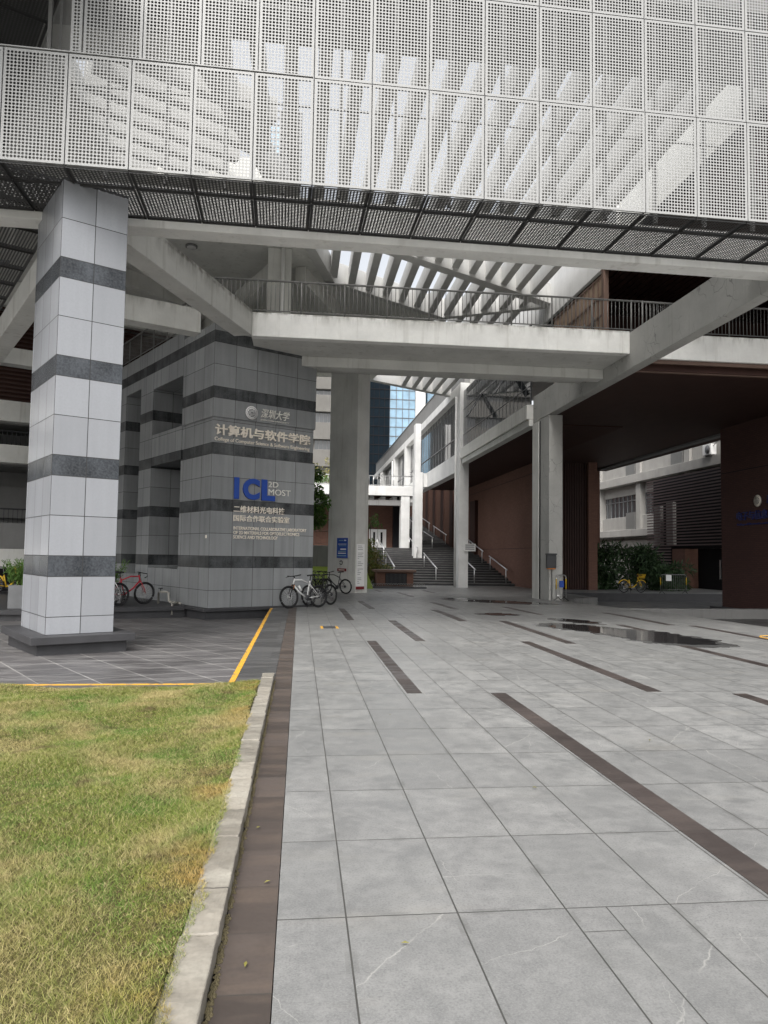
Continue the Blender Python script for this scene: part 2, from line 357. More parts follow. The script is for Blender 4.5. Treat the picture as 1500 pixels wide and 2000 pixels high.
def rotz(deg):                 # angle about Z that turns local +X to the compass direction deg
    d = dr(deg); return math.atan2(d.y, d.x)

# ------------------------------------------------------------------ ground and paving
struct(MB().add([(-1500, -400, -1.2), (1500, -400, -1.2), (1500, 2500, -1.2), (-1500, 2500, -1.2)], [[0, 1, 2, 3]]).build('ground', 'tarmac'), 'wide pale ground under and beyond the whole campus', 'ground')
pz = lambda x, y: zf(y)
edge = [(11.6, -3), (11.3, 12), (11.05, 16.3), (10.85, 18.5), (10.8, 20.3), (10.5, 23.2), (10.2, 26.6), (10.6, 28.6), (11.6, 30.2), (13.0, 31.2), (13.4, 36.95)]
mb = MB()
def plaza_strip(mb, y0, y1, mi=0):
    # clip the plaza outline between two y values
    right = []
    for (xa, ya), (xb, yb) in zip(edge, edge[1:]):
        for yy in (y0, y1):
            if ya <= yy <= yb: right.append((xa+(xb-xa)*(yy-ya)/(yb-ya), yy))
        if y0 < ya < y1: right.append((xa, ya))
    right = sorted(set(right), key=lambda q: q[1])
    mb.prism([(-.062, y0)]+right+[(-.062, y1)], -1.1, pz)
mb.prism([(-.062, -40), (30, -40), (30, -3), (-.062, -3)], -1.1, 0); plaza_strip(mb, -3, 20); plaza_strip(mb, 20, 36.95)
mb.prism([(-.062, 36.95), (26, 36.95), (26, 42.4), (-.062, 42.4)], -1.1, pz)
mb.prism([(-.062, 42.4), (34, 42.4), (34, 70), (-.062, 70)], -1.1, pz)
mb.prism([(26, 36.95), (34, 36.95), (34, 42.4), (26, 42.4)], -1.1, pz)
struct(mb.build('plaza', 'paving'), 'grey granite slab plaza running under the concrete beams', 'pavement')
struct(MB().prism([(-.275, -3), (-.066, -3), (-.066, 20), (-.275, 20)], -1.1, .002).prism([(-.275, 20), (-.066, 20), (-.066, 24), (-.275, 24)], -1.1, lambda x, y: zf(y)+.002).build('edge_paving', 'edge_strip'), 'narrow brown slab strip between the kerb and the grey plaza', 'paving strip')
struct(MB().prism([(-.82, 9.06), (-.279, 9.06), (-.279, 20), (-.82, 20)], -1.1, 0.).prism([(-.82, 20), (-.279, 20), (-.279, 24), (-.82, 24)], -1.1, pz).prism([(-14, 8.72), (-.279, 8.72), (-.279, 9.056), (-14, 9.056)], -1.1, -.001).build('edge_path', 'ramp'), 'dark grey slab path outlined by the yellow line', 'path')
cz = lambda x, y: -.025*(y-9.06)-.004
struct(MB().prism([(-14, 9.06), (-.824, 9.06), (-.824, 23), (-14, 23)], -1.15, cz).build('courtyard', 'court'), 'sloping dark tile courtyard round the clad column', 'courtyard')
zl = MB(); zl.prism([(-.82, 9.06), (-.75, 9.06), (-.75, 20), (-.82, 20)], -.01, .005).prism([(-.82, 20), (-.75, 20), (-.75, 21.85), (-.82, 21.85)], -.03, lambda x, y: zf(y)+.005)
zl.prism([(-14, 9.0), (-.75, 9.0), (-.75, 9.056), (-14, 9.056)], -.01, .0052)
struct(zl.build('painted_line', 'yellow_line'), 'yellow painted line round two sides of the dark courtyard', 'road marking')
strips = [(1.24, 1.41, 8.37, 13.44), (2.14, 2.32, 13.48, 17.7), (2.2, 2.37, 2.66, 8.33), (4.09, 4.27, 8.37, 13.4), (1.16, 1.33, 17.8, 21.9), (5.05, 5.22, 2.66, 8.2),
          (3.86, 4.06, 17.6, 21.6), (2.08, 2.26, 22, 26.5), (4.62, 4.8, 21.95, 25.9), (4.62, 4.8, 30.7, 35.2), (1.14, 1.32, 26.4, 31), (8.72, 8.92, 16.8, 20.6), (7.45, 7.64, 12.9, 16.8),
          (6.84, 7.02, 8.4, 12.8), (4.86, 5.05, 13.1, 17.7), (6.5, 6.68, 19.7, 23.4), (3.85, 4.03, 35.7, 38.6), (6.35, 6.52, 34.9, 38.4), (9.2, 9.38, 12.9, 16.7), (8.3, 8.47, 6.0, 10.3)]
for a, b, c, d in strips:
    mb = MB(); ys = [c]+[q for q in (20,) if c < q < d]+[d]
    for q, w in zip(ys, ys[1:]): mb.prism([(a, q), (b, q), (b, w), (a, w)], lambda x, y: zf(y)-.01, lambda x, y: zf(y)+.004)
    struct(mb.build('inlay_strip', 'inlay'))
struct(MB().prism([(.9, 1.9), (9, 1.9), (9, 2.40), (.9, 2.40)], -.01, .004).build('inlay_strip', 'inlay'))
# puddles
def puddle(pts, z=.007, mat='water', seed=1):
    rs = random.Random(seed); out = []
    P = [Vector(p) for p in pts]
    for i in range(len(P)):
        a, b = P[i], P[(i+1) % len(P)]; L = (b-a).length; k = max(2, int(L/.14))
        for q in range(k):
            t = q/k; nrm = Vector((b.y-a.y, a.x-b.x)).normalized()
            out.append(tuple(a.lerp(b, t)+nrm*(rs.uniform(-.16, .16)+.06*math.sin(q*2.1))*min(1, L)))
    if mat == 'water':
        c = sum(P, Vector((0, 0)))/len(P); puddle([tuple(c+(p-c)*1.1+(p-c).normalized()*.1) for p in P], z-.004, 'damp', seed+50)
    area = sum(a[0]*b[1]-b[0]*a[1] for a, b in zip(out, out[1:]+out[:1]))
    if area < 0: out = out[::-1]
    return struct(MB().prism(out, lambda x, y: zf(y)+z-.012, lambda x, y: zf(y)+z).build('puddle' if mat == 'water' else 'damp_patch', mat))
puddle([(5.72, 16.72), (6.24, 17.01), (6.71, 16.57), (7.0, 15.72), (7.62, 15.44), (7.82, 14.5), (7.9, 13.2), (7.55, 12.8), (7.0, 12.9), (6.45, 13.5), (6.35, 14.25), (6.06, 15.25), (5.7, 15.96)], seed=2)
puddle([(6.55, 18.45), (7.0, 18.25), (7.2, 17.65), (7.15, 16.95), (6.7, 17.4), (6.4, 17.95)], seed=3)
puddle([(5.9, 28.2), (7.2, 27.6), (8.3, 26.4), (8.9, 25.3), (8.2, 25.3), (7.2, 26.2), (6.3, 26.9)], seed=5)
puddle([(5.5, 28.6), (7.4, 28.2), (9.2, 26), (9.0, 24.8), (7.6, 24.9), (6.0, 26.6)], .0025, 'damp', 22)
puddle([(5.7, 29.3), (6.3, 29.5), (6.8, 28.9), (6.2, 28.6)], seed=6)
puddle([(4.9, 19.9), (5.6, 20.2), (6.0, 19.6), (5.3, 19.4)], seed=8)

# lawn with kerb
struct(MB().box(-30, -40, -1.1, -.07, -3.01, -.01).box(-30, -3, -1.1, -14.02, 9, -.01).build('entrance_paving', 'paving'), 'grey paving behind and left of the lawn', 'pavement')
mb = MB(); nx, ny = 60, 70
for i in range(nx+1):
    for k in range(ny+1):
        x = -9+8.57*i/nx; y = -2+10.72*k/ny
        mb.v.append((x, y, .03+.045*min(1, max(0, (x+.75)*3.2))+.018*math.sin(x*2.3+y*1.1)+.012*math.sin(x*5.1-y*3.7)))
for i in range(nx):
    for k in range(ny):
        a = i*(ny+1)+k; mb.f.append([a, a+ny+1, a+ny+2, a+1]); mb.mi.append(0); mb.sm.append(True)
struct(mb.build('lawn_soil', 'thatch'), 'soil and thatch under the patchy lawn', 'lawn')
def blades(name, n, area, zfun, hmin, hmax, w, mat, dens=None):
    x = RNG.uniform(area[0], area[2], n); y = RNG.uniform(area[1], area[3], n)
    if dens is not None:
        keep = RNG.uniform(0, 1, n) < dens(x, y); x, y = x[keep], y[keep]; n = len(x)
    z = zfun(x, y); h = RNG.uniform(hmin, hmax, n)*(1+.45*np.sin(x*3.1+.6*np.sin(y*1.7))*np.sin(y*2.7+x)); a = RNG.uniform(0, 2*np.pi, n); lean = RNG.uniform(.5, 2.2, n)*h; la = RNG.uniform(0, 2*np.pi, n)
    ww = w*RNG.uniform(.6, 1.3, n)*(.6+.12*y)     # far blades a little wider, standing for tufts
    dx, dy = np.cos(a)*ww, np.sin(a)*ww; lx, ly = np.cos(la)*lean, np.sin(la)*lean
    V = np.zeros((n, 5, 3))
    V[:, 0] = np.stack([x-dx, y-dy, z], 1); V[:, 1] = np.stack([x+dx, y+dy, z], 1)
    V[:, 2] = np.stack([x+dx*.7+lx*.4, y+dy*.7+ly*.4, z+h*.6], 1); V[:, 3] = np.stack([x-dx*.7+lx*.4, y-dy*.7+ly*.4, z+h*.6], 1)
    V[:, 4] = np.stack([x+lx, y+ly, z+h*.95], 1)
    me = bpy.data.meshes.new(name); me.vertices.add(n*5); me.vertices.foreach_set('co', V.ravel())
    me.loops.add(n*7); me.polygons.add(n*2)
    b = (np.arange(n)*5)[:, None]
    me.loops.foreach_set('vertex_index', (b+np.array([0, 1, 2, 3, 3, 2, 4])[None]).ravel().astype(np.int32))
    st = np.stack([np.arange(n)*7, np.arange(n)*7+4], 1).ravel().astype(np.int32); me.polygons.foreach_set('loop_start', st)
    me.update(calc_edges=True); me.materials.append(M[mat]); me.validate()
    o = bpy.data.objects.new(name, me); COL.objects.link(o); return o
g = blades('grass', 800000, (-4.4, 2.1, -.30, 8.74), lambda x, y: np.where(x > -.43, .083, .03+.018*np.sin(x*2.3+y*1.1)+.012*np.sin(x*5.1-y*3.7)+.045*np.clip((x+.75)*3.2, 0, 1)), .009, .026, .0010, 'grass',
           lambda x, y: np.where((x > -.72*(y*.55+.35)-.35), 1., .0)*np.where(x > -.435+np.clip(.085-.012*y, .0, .07)+.022*np.sin(y*9)*np.sin(y*3.3)+.018*np.sin(y*23)*np.sin(y*31), 0, 1)*np.clip(1.25-y*.07, .4, 1))
tag(g, 'patchy green and straw coloured lawn inside the kerb', 'grass', kind='stuff')
kb = MB(); yy = -2.
rs = random.Random(3)
while yy < 9.3:
    y2 = min(yy+1.0, 9.32); dx = rs.uniform(-.006, .006)
    kb.prism([(-.43+dx, yy+.0015), (-.288+dx, yy+.0015), (-.282+dx, y2-.0015), (-.43+dx, y2-.0015)], -.3, .082+rs.uniform(-.006, .006)); yy = y2
ko = kb.build('kerb', 'kerbstone', bevel=.007)
sb = ko.modifiers.new('cuts', 'SUBSURF'); sb.subdivision_type = 'SIMPLE'; sb.levels = sb.render_levels = 5
tx = bpy.data.textures.new('chips', 'CLOUDS'); tx.noise_scale = .09; tx.noise_depth = 3
dp = ko.modifiers.new('wear', 'DISPLACE'); dp.texture = tx; dp.texture_coords = 'GLOBAL'; dp.strength = .016; dp.mid_level = .55
struct(ko, 'worn pale granite kerb along the right side of the lawn', 'kerb')
gv = MB(); rs = random.Random(8)
for i in range(900):
    x = rs.uniform(-.283, -.262); y = 2.2+7*rs.random()**1.3; q = rs.uniform(.004, .009)
    gv.add([(x-q, y-q, .003), (x+q, y-q, .003), (x+q, y+q, .003), (x-q, y+q, .003), (x, y, .003+q*1.4)], [[0, 1, 4], [1, 2, 4], [2, 3, 4], [3, 0, 4]])
tag(gv.build('gravel', 'soil'), 'fine gravel and dirt in the gap beside the kerb', 'gravel', kind='stuff')
# fallen leaves on the paving
for i in range(9):
    x, y = [(-.12, 3.6), (-.2, 4.3), (.45, 3.0), (-.17, 2.9), (1.6, 4.9), (-.6, 6.6), (3.0, 6.1), (.9, 7.2), (2.7, 3.4)][i]
    z = .012 if x > -.43 else .1
    a = rs.uniform(0, 6); q = .018; c, s = math.cos(a)*q, math.sin(a)*q
    lf = MB().add([(x-c, y-s, z), (x-s*.4, y+c*.4, z+.005), (x+c, y+s, z+.003), (x+s*.4, y-c*.4, z+.006)], [[0, 3, 2, 1]]).build('fallen_leaf', 'leaf_dry')
    tag(lf, 'small dry leaf lying on the paving', 'leaf', 'dry leaves on the paving')

# raised edges on the left, sunken court on the right
lp = MB(); A = [(-16, 19.75), (-7.1, 20.27), (-5.07, 21.32), (-3.3, 22.2)]
lp.prism(A+[(-3.3, 40), (-16, 40)], -.12, 0.)
B_ = [(x+.0, y+.1) for x, y in A]
lp.prism(B_+[(-3.3, 40.05), (-16, 40.05)], -1.1, -.124)
struct(lp.build('stone_platform', ['plinth']), 'raised dark stone platform with an overhanging slab edge', 'platform')
struct(MB().prism([(10, 20), (30, 20), (30, 36.9), (10, 36.9)], -1.15, -.63).build('sunken_court', 'ramp'), 'sunken dark court beyond the right edge of the plaza', 'courtyard')
struct(MB().box(11.3, 26.3, -1, 24, 26.75, -.27).build('low_court_wall', 'conc_dark', bevel=.02), 'low grey wall edging the sunken court', 'wall')
puddle([(12.5, 31), (13.5, 33), (16.8, 33.2), (18.3, 32), (16, 30.2), (14, 30)], z=-.63-zf(31)+.012, seed=12)
struct(MB().box(11.0, 36.9, -1.05, 26, 37.3, -.215).build('platform_edge', 'plinth'), 'dark stone edge of the platform behind the sunken court', 'platform')
# ------------------------------------------------------------------ clad column and clad tower
ROT = rotz(59)                                   # local +X runs along the stone fronts
q = thing('clad_column', 'tall free standing column of pale grey stone slabs with dark bands and a dark plinth', 'column', (-3.99, 12.31, 0), ROT)
MB().box(0, 0, .215, 1.07, 1.73, 7.7).build('shaft', 'clad_col', q, .006, uv=True)
pl = MB().box(-.27, -.30, .09, 1.34, 2.0, .213)
pl.build('plinth_slab', 'plinth', q, .008); MB().box(-.16, -.2, -.6, 1.23, 1.9, .088).build('plinth_base', 'plinth', q, .006)

tw = thing('clad_tower', 'broad grey stone slab tower with dark bands carrying the college and laboratory signs', 'tower', (-2.56, 21.35, 0), ROT)
MB().box(0, 0, 0, 3.46, 2.27, 4.42).box(.04, .05, 4.42, 3.42, 2.27, 5.48).box(0, 0, 5.48, 3.46, 2.27, 8.22).build('front_wall', 'clad_tower', tw, .006, uv=True)
# side wing going back: piers, sills, lintels around two big openings and a slit
w2 = MB()
w2.box(0, 2.272, 0, 3.4, 4.83, 1.05); w2.box(0, 2.272, 4.45, .9, 4.83, 5.5); w2.box(0, 2.272, 7.08, 3.4, 4.83, 8.5)
w2.box(0, 4.832, 0, 1.2, 6.06, 8.5); w2.box(0, 6.062, 0, 1.2, 7.6, .8); w2.box(0, 6.062, 7.3, 1.2, 7.6, 8.5); w2.box(0, 7.602, 0, 3.4, 11.5, 8.5)
w2.build('side_wall', 'clad_tower', tw, .006, uv=True)
MB().box(1.5, 2.3, 1.06, 1.6, 7.6, 7.07).build('recess_wall', 'clad_tower', tw, uv=True)
MB().box(-.22, -.25, -.085, 3.5, 2.6, -.004).build('plinth_slab', 'plinth', tw, .008)
MB().box(-.12, -.15, -.9, 3.45, 2.6, -.087).build('plinth_base', 'plinth', tw)
rl = MB(); rl.tube([(.06, 1.4, 9.42), (.06, 11.4, 9.42)], .03, 6)
for k in range(9): rl.tube([(.06, 1.4+k*1.25, 8.2 if k < 1 else 8.5), (.06, 1.4+k*1.25, 9.42)], .022, 5)
rl.tube([(.06, 1.4, 8.62), (.06, 11.4, 8.62)], .018, 5)
for k in range(84): rl.tube([(.06, 1.45+k*.12, 8.62), (.06, 1.45+k*.12, 9.42)], .009, 4)
tag(rl.build('roof_railing', 'steel_grey', None, loc=(-2.56, 21.35, 0), rot=ROT), 'dark grey railing along the top of the stone tower side wing', 'railing')

# ------------------------------------------------------------------ lettering helper
def text_mesh(body, x0, x1, z0, z1, depth, mat, origin, d, name, parent=None, bold=0., shear=0., spacing=1., font_scale=None):
    """letters filling x0..x1 along d and z0..z1 in height, standing out of a wall through origin"""
    c = bpy.data.curves.new('letters', 'FONT'); c.body = body; c.extrude = .5; c.offset = bold; c.shear = shear; c.space_character = spacing; c.resolution_u = 4
    o = bpy.data.objects.new('letters', c); COL.objects.link(o)
    dg = bpy.context.evaluated_depsgraph_get(); me = bpy.data.meshes.new_from_object(o.evaluated_get(dg))
    bpy.data.objects.remove(o); bpy.data.curves.remove(c)
    n = len(me.vertices); co = np.zeros(n*3); me.vertices.foreach_get('co', co); co = co.reshape(-1, 3)
    lo, hi = co.min(0), co.max(0)
    co[:, 0] = x0+(co[:, 0]-lo[0])/(hi[0]-lo[0])*(x1-x0); co[:, 1] = z0+(co[:, 1]-lo[1])/(hi[1]-lo[1])*(z1-z0); co[:, 2] = (co[:, 2]+.5)*depth
    me.vertices.foreach_set('co', co.ravel()); me.materials.clear(); me.materials.append(M[mat])
    me.polygons.foreach_set('material_index', [0]*len(me.polygons)); me.update()
    r = bpy.data.objects.new(name, me); COL.objects.link(r); nn = d.cross(Vector((0, 0, 1)))
    r.matrix_world = Matrix(((d.x, 0, nn.x, origin[0]), (d.y, 0, nn.y, origin[1]), (d.z, 1, nn.z, origin[2]), (0, 0, 0, 1)))
    if parent is not None: r.parent = parent; r.matrix_parent_inverse = Matrix()
    return r
def emblem(name, c, d, r, parent, rim='white'):
    """round badge: pale ring with small marks, dark centre with a block pattern"""
    nn = d.cross(Vector((0, 0, 1))); c = Vector(c)
    P = lambda a, b, k: c+d*a+Vector((0, 0, b))+nn*k
    MB().tube([P(0, 0, .012), P(0, 0, .04)], r, 40).build('badge_disc', rim, parent)
    ring = MB().tube([P(math.cos(a)*r*1.0, math.sin(a)*r*1.0, .03) for a in np.linspace(0, 2*math.pi, 40, endpoint=False)], r*.045, 6, closed=True)
    ring.build('badge_rim', 'frame', parent)
    m = MB()
    for k in range(30):                      # the worn lettering on the ring
        if 20 < k < 25: continue
        a = 2*math.pi*(k/30)+.1; u = Vector((math.cos(a), math.sin(a))); v = Vector((-u.y, u.x)); q = u*r*.80
        for (h, w, o) in ((.085, .025, 0), (.025, .06, .05 if k % 2 else -.05)):
            pts = [q+u*r*(s1*h+o)+v*r*s2*w for s1, s2 in ((-1, -1), (1, -1), (1, 1), (-1, 1))]
            m.add([P(p.x, p.y, .0425) for p in pts], [[0, 1, 2, 3]])
    m.build('badge_letters', 'frame', parent)
    MB().tube([P(0, 0, .03), P(0, 0, .044)], r*.62, 8).build('badge_centre', 'frame', parent)
    b = MB()
    for i in range(-2, 3):
        for k in range(-2, 3):
            if abs(i)+abs(k) > 3 or (i == 0 and k == 0): continue
            x, z, h, w = i*r*.2, k*r*.2, r*(.07 if (i+k) % 2 else .045), r*(.05 if (i+k) % 2 else .085)
            b.add([P(x-w, z-h, .0465), P(x+w, z-h, .0465), P(x+w, z+h, .0465), P(x-w, z+h, .0465)], [[0, 1, 2, 3]])
    b.build('badge_pattern', rim, parent)
d59 = dr(59); n59 = d59.cross(Vector((0, 0, 1))); TO = Vector((-2.56, 21.35, 0))
TP = lambda u, k=0: TO+d59*u+n59*k
s1 = thing('university_sign', 'round university emblem with four brush style characters, high on the stone tower', 'sign')
emblem('emblem', TP(1.21)+Vector((0, 0, 5.72)), d59, .2, s1)
text_mesh('深圳大学', 1.52, 2.5, 5.62, 5.9, .03, 'letter_grey', TP(0, .01), d59, 'characters', s1, bold=.006, shear=.25)
text_mesh('SHENZHEN UNIVERSITY', 1.52, 2.5, 5.54, 5.585, .012, 'letter_grey', TP(0, .004), d59, 'small_letters', s1)
s2 = thing('college_sign', 'cream raised college name in large characters on a sunken stone panel', 'sign')
text_mesh('计算机与软件学院', .09, 3.27, 4.96, 5.28, .045, 'letter', TP(0, -.03), d59, 'characters', s2, bold=.022)
text_mesh('College of Computer Science & Software Engineering', .09, 3.27, 4.765, 4.9, .022, 'letter', TP(0, -.045), d59, 'small_letters', s2, bold=.004)
s3 = thing('laboratory_sign', 'laboratory sign with big blue ICL letters and smaller cream lettering below, on the stone tower', 'sign')
for ch, a, b in (('I', .71, .865), ('C', .99, 1.53), ('L', 1.6, 2.05)):
    if ch == 'I': 
        bo = MB()
        P = [TP(a, .004), TP(b, .004), TP(b, .055), TP(a, .055)]
        bo.prism([p[:2] for p in P][::-1], 3.14, 3.77).build('blue_letter', 'blue', s3, .006)
    else: text_mesh(ch, a, b, 3.14, 3.77, .05, 'blue', TP(0, .006), d59, 'blue_letter', s3, bold=.05)
text_mesh('2D', 1.83, 2.17, 3.56, 3.72, .02, 'letter_grey', TP(0, .004), d59, 'letters', s3)
text_mesh('MOST', 1.84, 2.6, 3.32, 3.5, .02, 'letter_grey', TP(0, .004), d59, 'letters', s3)
text_mesh('二维材料光电科技', .72, 2.4, 2.75, 2.95, .025, 'letter', TP(0, .004), d59, 'characters', s3, bold=.012)
text_mesh('国际合作联合实验室', .72, 2.58, 2.49, 2.68, .025, 'letter', TP(0, .004), d59, 'characters', s3, bold=.012)
for i, (tx, x1) in enumerate((('INTERNATIONAL COLLABORATIVE LABORATORY', 3.19), ('OF 2D MATERIALS FOR OPTOELECTRONICS', 2.94), ('SCIENCE AND TECHNOLOGY', 2.19))):
    text_mesh(tx, .73, x1, 2.245-i*.13, 2.34-i*.13, .018, 'letter', TP(0, .004), d59, 'small_letters', s3, bold=.008)

# ------------------------------------------------------------------ perforated metal bridge
_pc = {}
def perf_panel(w, h, mat):
    """sheet w x h (local XY) with real round holes and a folded rim; one mesh per size"""
    key = (round(w, 3), round(h, 3), mat)
    if key in _pc: return _pc[key]
    mg = .034; p = .0567
    nx = max(1, round((w-2*mg)/p)); ny = max(1, round((h-2*mg)/p)); px, py = (w-2*mg)/nx, (h-2*mg)/ny
    rr = (.395 if mat == 'perf' else .31)*min(px, py)
    sq = np.array([(1, 0), (1, 1), (0, 1), (-1, 1), (-1, 0), (-1, -1), (0, -1), (1, -1)])*[px/2, py/2]
    an = np.arange(8)*math.pi/4; ci = np.stack([np.cos(an), np.sin(an)], 1)*rr
    cx = mg+px*(np.arange(nx)+.5); cy = mg+py*(np.arange(ny)+.5)
    C = np.stack(np.meshgrid(cx, cy), -1).reshape(-1, 2); n = len(C)
    V = np.zeros((n, 16, 3)); V[:, :8, :2] = C[:, None]+sq; V[:, 8:, :2] = C[:, None]+ci
    base = (np.arange(n)*16)[:, None, None]; k = np.arange(8)
    F = (base+np.stack([k, (k+1) % 8, 8+(k+1) % 8, 8+k], 1)[None]).reshape(-1, 4)
    v = V.reshape(-1, 3).tolist(); f = F.tolist(); o = len(v)
    b = -.03
    v += [(0, 0, 0), (w, 0, 0), (w, h, 0), (0, h, 0), (mg, mg, 0), (w-mg, mg, 0), (w-mg, h-mg, 0), (mg, h-mg, 0), (0, 0, b), (w, 0, b), (w, h, b), (0, h, b)]
    f += [[o+i, o+(i+1) % 4, o+4+(i+1) % 4, o+4+i] for i in range(4)]+[[o+8+i, o+8+(i+1) % 4, o+(i+1) % 4, o+i] for i in range(4)]
    me = bpy.data.meshes.new('perforated_panel'); me.from_pydata(v, [], f); me.materials.append(M[mat]); me.update()
    _pc[key] = me; return me
def put_panel(name, me, parent, origin, ax, ay):
    ax = Vector(ax).normalized(); ay = Vector(ay).normalized(); az = ax.cross(ay)
    o = bpy.data.objects.new(name, me); COL.objects.link(o); o.parent = parent
    o.matrix_local = Matrix(((ax.x, ay.x, az.x, origin[0]), (ax.y, ay.y, az.y, origin[1]), (ax.z, ay.z, az.z, origin[2]), (0, 0, 0, 1)))
    return o
br = thing('perforated_bridge', 'white perforated metal box bridge crossing overhead from side to side', 'bridge', (0, 0, 0))
dm = dr(88.6); nb = Vector((-dm.y, dm.x, 0)); BA = Vector((1.27, 11.94, 0))       # front face line; nb points away from the camera
BP = lambda X, back=0., z=0.: BA+dm*((X-1.27)/dm.x)+nb*back+Vector((0, 0, z))
Z0, Z1, Z2, Z3 = 7.65, 9.485, 11.215, 12.95
PXS = [.07+.9755*k for k in range(-7, 11)]       # vertical joints of the lower row
pw = .9755-.018; lowp = perf_panel(pw, Z1-Z0-.018, 'perf')
for x in PXS[:-1]: put_panel('front_panel', lowp, br, BP(x+.009, 0, Z0+.006), dm, (0, 0, 1))
UX = [.07-.9275*k for k in range(4, 0, -1)]+[.07+.9755*k for k in range(0, 11)]
for (za, zb, zs) in ((Z1, Z2, 0), (Z2, Z3, 1)):
    put_panel('front_panel', perf_panel(.17, zb-za-.018, 'perf'), br, BP(-3.83, .05, za+.012), dm, (0, 0, 1))
    for a, b in zip(UX, UX[1:]):
        put_panel('front_panel', perf_panel(b-a-.018, zb-za-.018, 'perf'), br, BP(a+.009, .05 if a < 0 else .012, za+.012), dm, (0, 0, 1))
for x in PXS[:-1]:
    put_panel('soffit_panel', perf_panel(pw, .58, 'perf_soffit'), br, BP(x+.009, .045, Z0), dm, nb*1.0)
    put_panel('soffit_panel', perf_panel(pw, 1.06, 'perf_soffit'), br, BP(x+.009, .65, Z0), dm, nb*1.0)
fr = MB()                                         # dark carrying frame behind the joints
for x in PXS: fr.beam(BP(x, .045), BP(x, .085), .022, Z0+.02, Z1-.01)
for a in UX: fr.beam(BP(a, .085), BP(a, .125), .022, Z1+.02, Z3)
for z in (Z1, Z2): fr.beam(BP(-6.7 if z == Z1 else -3.8, .06), BP(9.8, .06), .07, z-.012, z+.01)
for x in PXS: fr.beam(BP(x, .04), BP(x, 1.75), .017, Z0+.012, Z0+.05)
for b_ in (.03, .638, 1.72): fr.beam(BP(-6.7, b_), BP(9.8, b_), .018, Z0+.008, Z0+.045)
fr.build('frame', 'steel_dark', br)
fs = MB()                                         # light inner posts and rails seen through the holes
for x in [q+.49 for q in PXS[::1]]: fs.beam(BP(x, .55), BP(x, .62), .06, Z0+.1, 12.1)
for z in (9.35, 11.1): fs.beam(BP(-6.7, .62), BP(9.8, .62), .03, z, z+.03)
fs.build('inner_frame', 'steel_grey', br)
br.children[0]
cop = MB().beam(BP(-6.7, .06), BP(.05, .06), .14, Z1+.011, Z1+.03).build('ledge', 'perf', br)

lb = thing('side_bridge', 'second perforated bridge leading back to the left behind the clad column', 'bridge')
dl = dr(-29); nl = Vector((-dl.y, dl.x, 0))       # nl points left of the run
LP = lambda s, t, z=0.: Vector((-3.93, 12.62, 0))+dl*s+nl*t+Vector((0, 0, z))
for i in range(13):
    for k in range(4):
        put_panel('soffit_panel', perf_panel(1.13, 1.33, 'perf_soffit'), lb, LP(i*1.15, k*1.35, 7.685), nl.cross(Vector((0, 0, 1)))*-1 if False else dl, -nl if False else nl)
fl = MB()
for i in range(14): fl.beam(LP(i*1.15-.01, 0), LP(i*1.15-.01, 5.4), .03, 7.70, 7.75)
for k in range(5): fl.beam(LP(0, k*1.35-.01), LP(15, k*1.35-.01), .03, 7.70, 7.75)
for k in range(4): fl.beam(LP(2+k*3.2, .2), LP(4.2+k*3.2, 5), .05, 7.95, 8.05)
fl.build('frame', 'steel_dark', lb)
US = Vector((-3.85, 11.98, 0))
for i in range(9):
    put_panel('side_panel', perf_panel(.95, Z2-Z1-.018, 'perf'), lb, US+dl*(i*.97+.97)+Vector((0, 0, Z1+.01)), -dl, (0, 0, 1))
for i in range(9):
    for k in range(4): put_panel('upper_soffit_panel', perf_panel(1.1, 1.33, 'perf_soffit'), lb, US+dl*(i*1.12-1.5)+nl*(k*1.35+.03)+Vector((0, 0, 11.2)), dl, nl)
MB().beam(US+dl*-2+nl*2.8, US+dl*9+nl*2.8, 5.5, 11.45, 11.6).build('upper_deck', 'conc_dark', lb)  # dark concrete tone puts the enclosed shade into the colour

# ------------------------------------------------------------------ concrete beams and decks
def cbeam(name, label, a, b, w, z0, z1, mat='conc', side=0.):
    return tag(MB().beam(a, b, w, z0, z1, 0, side).build(name, mat, bevel=.015), label, 'beam')
bb0, bb1 = BP(-6.5, 1.76), BP(12.5, 1.76)
cbeam('concrete_beam', 'long grey concrete beam along the back of the perforated bridge soffit', bb0, bb1, .45, 7.5, 8.3, 'conc_lit', -.5)
a = Vector((-1.48, 20.88, 0)); ds = dr(19.5)
cbeam('concrete_beam', 'diagonal concrete beam running from behind the clad column up to the tower top', a-ds*.0, a-ds*7.6, .55, 7.74, 8.47, 'conc_stain', .5)
e0 = Vector((-3.1, 21.22, 0)); d6 = dr(62.5)
cbeam('concrete_beam', 'stained short concrete beam ending against the left side of the stone tower', e0-d6*.02, e0-d6*3.6, .5, 7.7, 8.38, 'conc_stain', -.5)
cbeam('concrete_beam', 'pale concrete beam left of the clad column in front of the brown louvres', (-20, 19.6), (-8.2, 26.1), .5, 7.66, 8.2, 'conc', 0)
cbeam('concrete_beam', 'grey concrete beam under the perforated soffit behind the clad column', LP(1.4, -.3), LP(15, -.3), .45, 7.05, 7.65, 'conc', 0)
cbeam('concrete_beam', 'lower concrete beam under the walkway, reaching from the stone tower to the long side beam', (-.2, 23.1), (9.74, 23.1), .5, 7.43, 7.74, 'conc', 0)
cbeam('concrete_beam', 'cracked long concrete beam coming forward over the right hand pillar', (9.93, 11.9), (9.93, 30.2), .36, 7.28, 8.385, 'conc_crack', 0)
wk = thing('walkway', 'concrete footbridge deck spanning from the stone tower to the long cracked beam', 'walkway', (0, 0, 0))
MB().box(-1.5, 20.9, 7.73, 9.74, 21.2, 8.42).build('front_edge', 'conc_lit', wk, .015)
